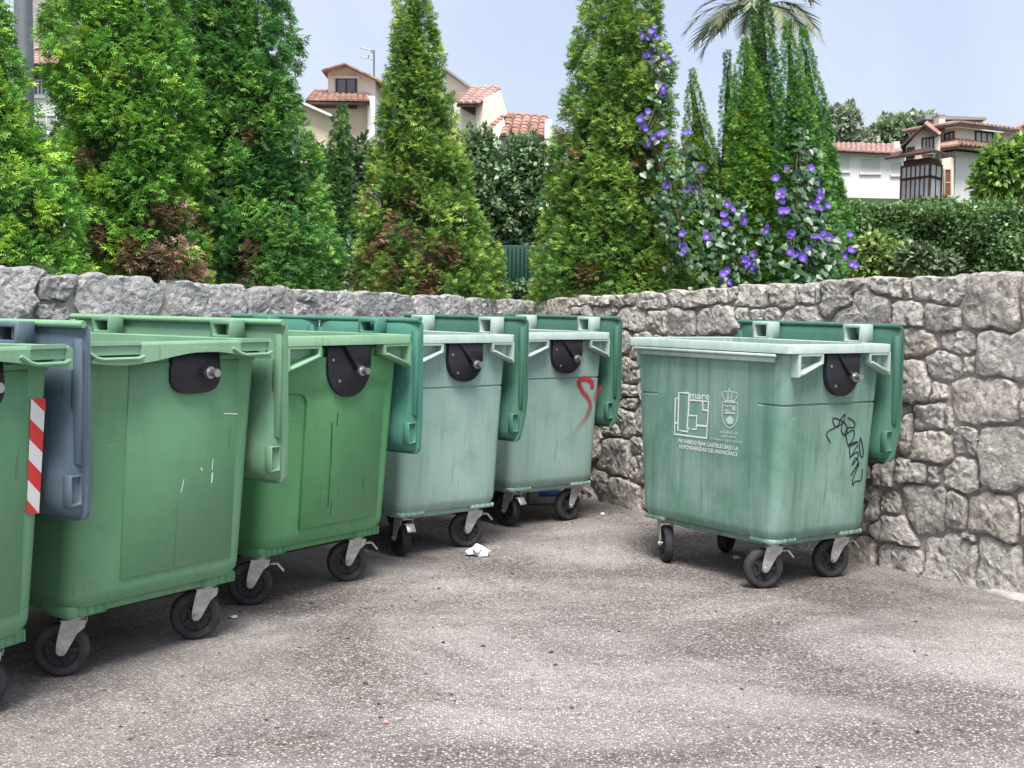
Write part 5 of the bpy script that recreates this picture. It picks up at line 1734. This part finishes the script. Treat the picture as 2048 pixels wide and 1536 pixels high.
# glazed gallery
P1 = at_y(1620 + 965 / 4.04, 380, 62.0)
gl, gr = unit(np.array([-.40, .917, 0])), unit(np.array([.62, .785, 0]))
ngl, ngr = np.array([-gl[1], gl[0], 0]), np.array([gr[1], -gr[0], 0])
def gp(x, y, n_): return on_plane(1620 + x / 4.04, 180 + y / 4.04, P1, n_)
wl_, wr_ = float(np.dot(gp(742, 700, ngl) - P1, gl)), float(np.dot(gp(1058, 700, ngr) - P1, gr))
zt_g, zb_g = gp(965, 540, ngl)[2], gp(965, 870, ngl)[2]
b = np.array([P1[0], P1[1], 0])
pts = [b, b + gr * wr_, b + gr * wr_ + gl * wl_, b + gl * wl_]
ins = [b + (gl + gr) * .12, b + gr * (wr_ - .02) + gl * .12, b + gr * (wr_ - .02) + gl * wl_, b + gl * (wl_ - .02) + gr * .12]
h.poly('gallery_core', [np.array([p[0], p[1], h.org.z - .5]) for p in ins], (0, 0, zt_g - h.org.z + .5), HM['maroon'])
for d, ln, n_, cols in ((gl, wl_, ngl, 6), (gr, wr_, ngr, 2)):
    def q(t, zz): return np.array([b[0], b[1], 0]) + d * ln * t + np.array([0, 0, zz])
    hh = zt_g - zb_g
    for z0_, z1_, mt in ((zb_g + .02, zb_g + hh * .50, HM['pale']), (zb_g + hh * .54, zb_g + hh * .82, HM['blind'])):
        ends = [q(.02, z0_), q(.98, z0_), q(.98, z1_), q(.02, z1_)]
        if n_ is ngl: ends = [ends[1], ends[0], ends[3], ends[2]]
        h.window(ends, mt, HM['maroon'] if n_ is ngl else HM['wood'], n_, cols=cols, rows=1, t=.10, sill=False, name='gallery_window')
# gallery eave
zo = zt_g + .05
e0 = b - gl * .7 - gr * .7
for d, ln, o in ((gl, wl_ + .9, gr), (gr, wr_ + .6, gl)):
    a0, a1 = e0, b + d * ln - o * .7
    t0, t1 = b + gl * .3 + gr * .3, b + d * ln + o * .4
    h.poly('gallery_eave', [np.array([p[0], p[1], zo + dz]) for p, dz in ((a0, 0), (a1, 0), (t1, .35), (t0, .35))], (0, 0, .12), HM['wood'])
# door beside the gallery, on the wall that faces the garden
h.poly('door_surround', [z(1066, 880, 64.2), z(1160, 880, 64.2), z(1160, 540, 64.2), z(1066, 555, 64.2)], (0, .9, 0), HM['cream'])
h.window([z(1090, 852, 64.2), z(1132, 852, 64.2), z(1132, 645, 64.2), z(1090, 645, 64.2)], HM['door'], HM['tan'], cols=1, rows=2, name='door', sill=False)
# neighbouring gable at the right edge
h = House('neighbour_house', 'pale house with tiled verge at the right edge beyond the villa', 72.0, 2040)
h.poly('wall', h.to_ground([z(1615, 345, 72), z(1760, 278, 72), z(2000, 340, 72)]), (0, 6, 0), HM['cream'])
h.poly('verge', [z(1600, 348, 71.4), z(1760, 272, 71.4), z(1760, 256, 71.4), z(1600, 330, 71.4)], (0, 7, 0), HM['tile_pink'])
h.poly('verge', [z(1760, 272, 71.4), z(2010, 346, 71.4), z(2010, 330, 71.4), z(1760, 256, 71.4)], (0, 7, 0), HM['tile_pink'])
h.window([z(1665, 440, 72), z(1730, 440, 72), z(1730, 375, 72), z(1665, 375, 72)], HM['pale'], HM['wood'], cols=2)

# ------------------------------------------------------------------ small things
# grey pole behind the left conifers
p = at_y(52, 300, 8.9)
zg = terrain_z(p[0], 8.9)
pr = tag(empty('metal_pole', (p[0], 8.9, zg)), 'plain grey metal pole standing between the two leftmost conifers', 'pole')
pm = MB()
pm.tube([(0, 0, -.02), (0, 0, .35), (-.012, 0, 2.4), (-.03, 0, 5.2)], [.075, .066, .062, .054], 20)
pm.build('shaft', plain('dull_galvanised_pole', (.20, .225, .25), .45, .5, .4, var=.2, scale=5), pr, smooth=60)
bp = MB()
bp.box((-.13, -.13, -.01), (.13, .13, .018))
bp.build('base_plate', M['zinc'], pr, bevel=.003)
pb = MB()
pb.tube([(-.03, 0, 5.2), (-.03, 0, 5.28), (-.03, 0, 5.30)], [.062, .062, .03], 16)
pb.build('cap', M['zinc'], pr, smooth=50)

# green slatted door of a garden shed glimpsed between the conifers
sh = House('garden_shed', 'dark green slatted shed side low between the conifers', 12.2, 1040, 'shed', None)
a, b2 = at_y(1008, 500, 12.2), at_y(1064, 565, 12.2)
for i in range(7):
    x0, x1 = lerp(a[0], b2[0], i / 7) + .004, lerp(a[0], b2[0], (i + 1) / 7) - .004
    MB().box((x0 - sh.org.x, -.01, -.02), (x1 - sh.org.x, .015, at_y(1040, 492, 12.2)[2] - sh.org.z)).build('slat', bpy.data.materials.get('shed_green') or plain('shed_green', (.008, .050, .032), .6, .3), sh.root, bevel=.004)
MB().box((a[0] - sh.org.x - .02, .02, -.02), (b2[0] - sh.org.x + .02, .9, at_y(1040, 490, 12.2)[2] - sh.org.z)).build('shed_wall', bpy.data.materials['shed_green'], sh.root, bevel=.01)

def crumple(name, label, cat, u, v, size, mat, seed, flat=.6):
    r = random.Random(seed)
    bm = bmesh.new()
    bmesh.ops.create_icosphere(bm, subdivisions=2, radius=1)
    for vv in bm.verts:
        k = r.uniform(.55, 1.15)
        vv.co = Vector((vv.co.x * k * r.uniform(.9, 1.2), vv.co.y * k * .8, max(-.45, vv.co.z * k * flat))) * size
    lo = min(vv.co.z for vv in bm.verts)
    for vv in bm.verts: vv.co.z -= lo - .001
    me = bpy.data.meshes.new(name)
    bm.to_mesh(me)
    bm.free()
    me.materials.append(mat)
    o = link(bpy.data.objects.new(name, me))
    o.location = on_z(u, v, 0)
    o.rotation_euler = (0, 0, r.uniform(0, 6))
    return tag(o, label, cat)
paper = plain('white_tissue', (.74, .76, .80), .8, .2, var=.1, scale=30)
crumple('crumpled_tissue', 'crumpled white tissue on the ground before the clean pale bin', 'litter', 955, 1112, .062, paper, 1)
crumple('paper_scrap', 'small white scrap near the foot of the right wall', 'litter', 1205, 1031, .017, paper, 2, .8)
crumple('paper_scrap', 'flat white scrap beside a wheel of the sage-lidded bin', 'litter', 468, 1236, .020, paper, 3, .3)
crumple('paper_scrap', 'white scrap in the shade under the lone bin', 'litter', 1472, 1118, .024, paper, 4, .4)
crumple('paper_scrap', 'pinkish scrap lying in the foreground', 'litter', 772, 1447, .012, plain('pink_paper', (.60, .34, .33), .8, .2), 6, .4)
# carton lying under the red-sprayed bin
q = on_z(1092, 1018, 0)
cr_ = tag(empty('drinks_carton', (q[0], q[1] + .25, .0), rad(12)), 'crushed blue and white carton lying under the red-sprayed bin', 'carton')
cb = MB()
cb.prism([(-.05, .003), (.05, .003), (.055, .06), (.04, .095), (-.045, .09)], lambda a, b, d: (d, a, b), -.13, .13)
cb.build('carton_body', plain('grey_carton', (.35, .36, .40), .5, .3, var=.3), cr_, bevel=.006)
cb = MB()
cb.prism([(-.052, .055), (.0555, .0615), (.041, .0965), (-.046, .0925)], lambda a, b, d: (d, a, b), -.06, .10)
cb.build('carton_print', plain('blue_print', (.06, .12, .40), .4, .4), cr_, bevel=.004)
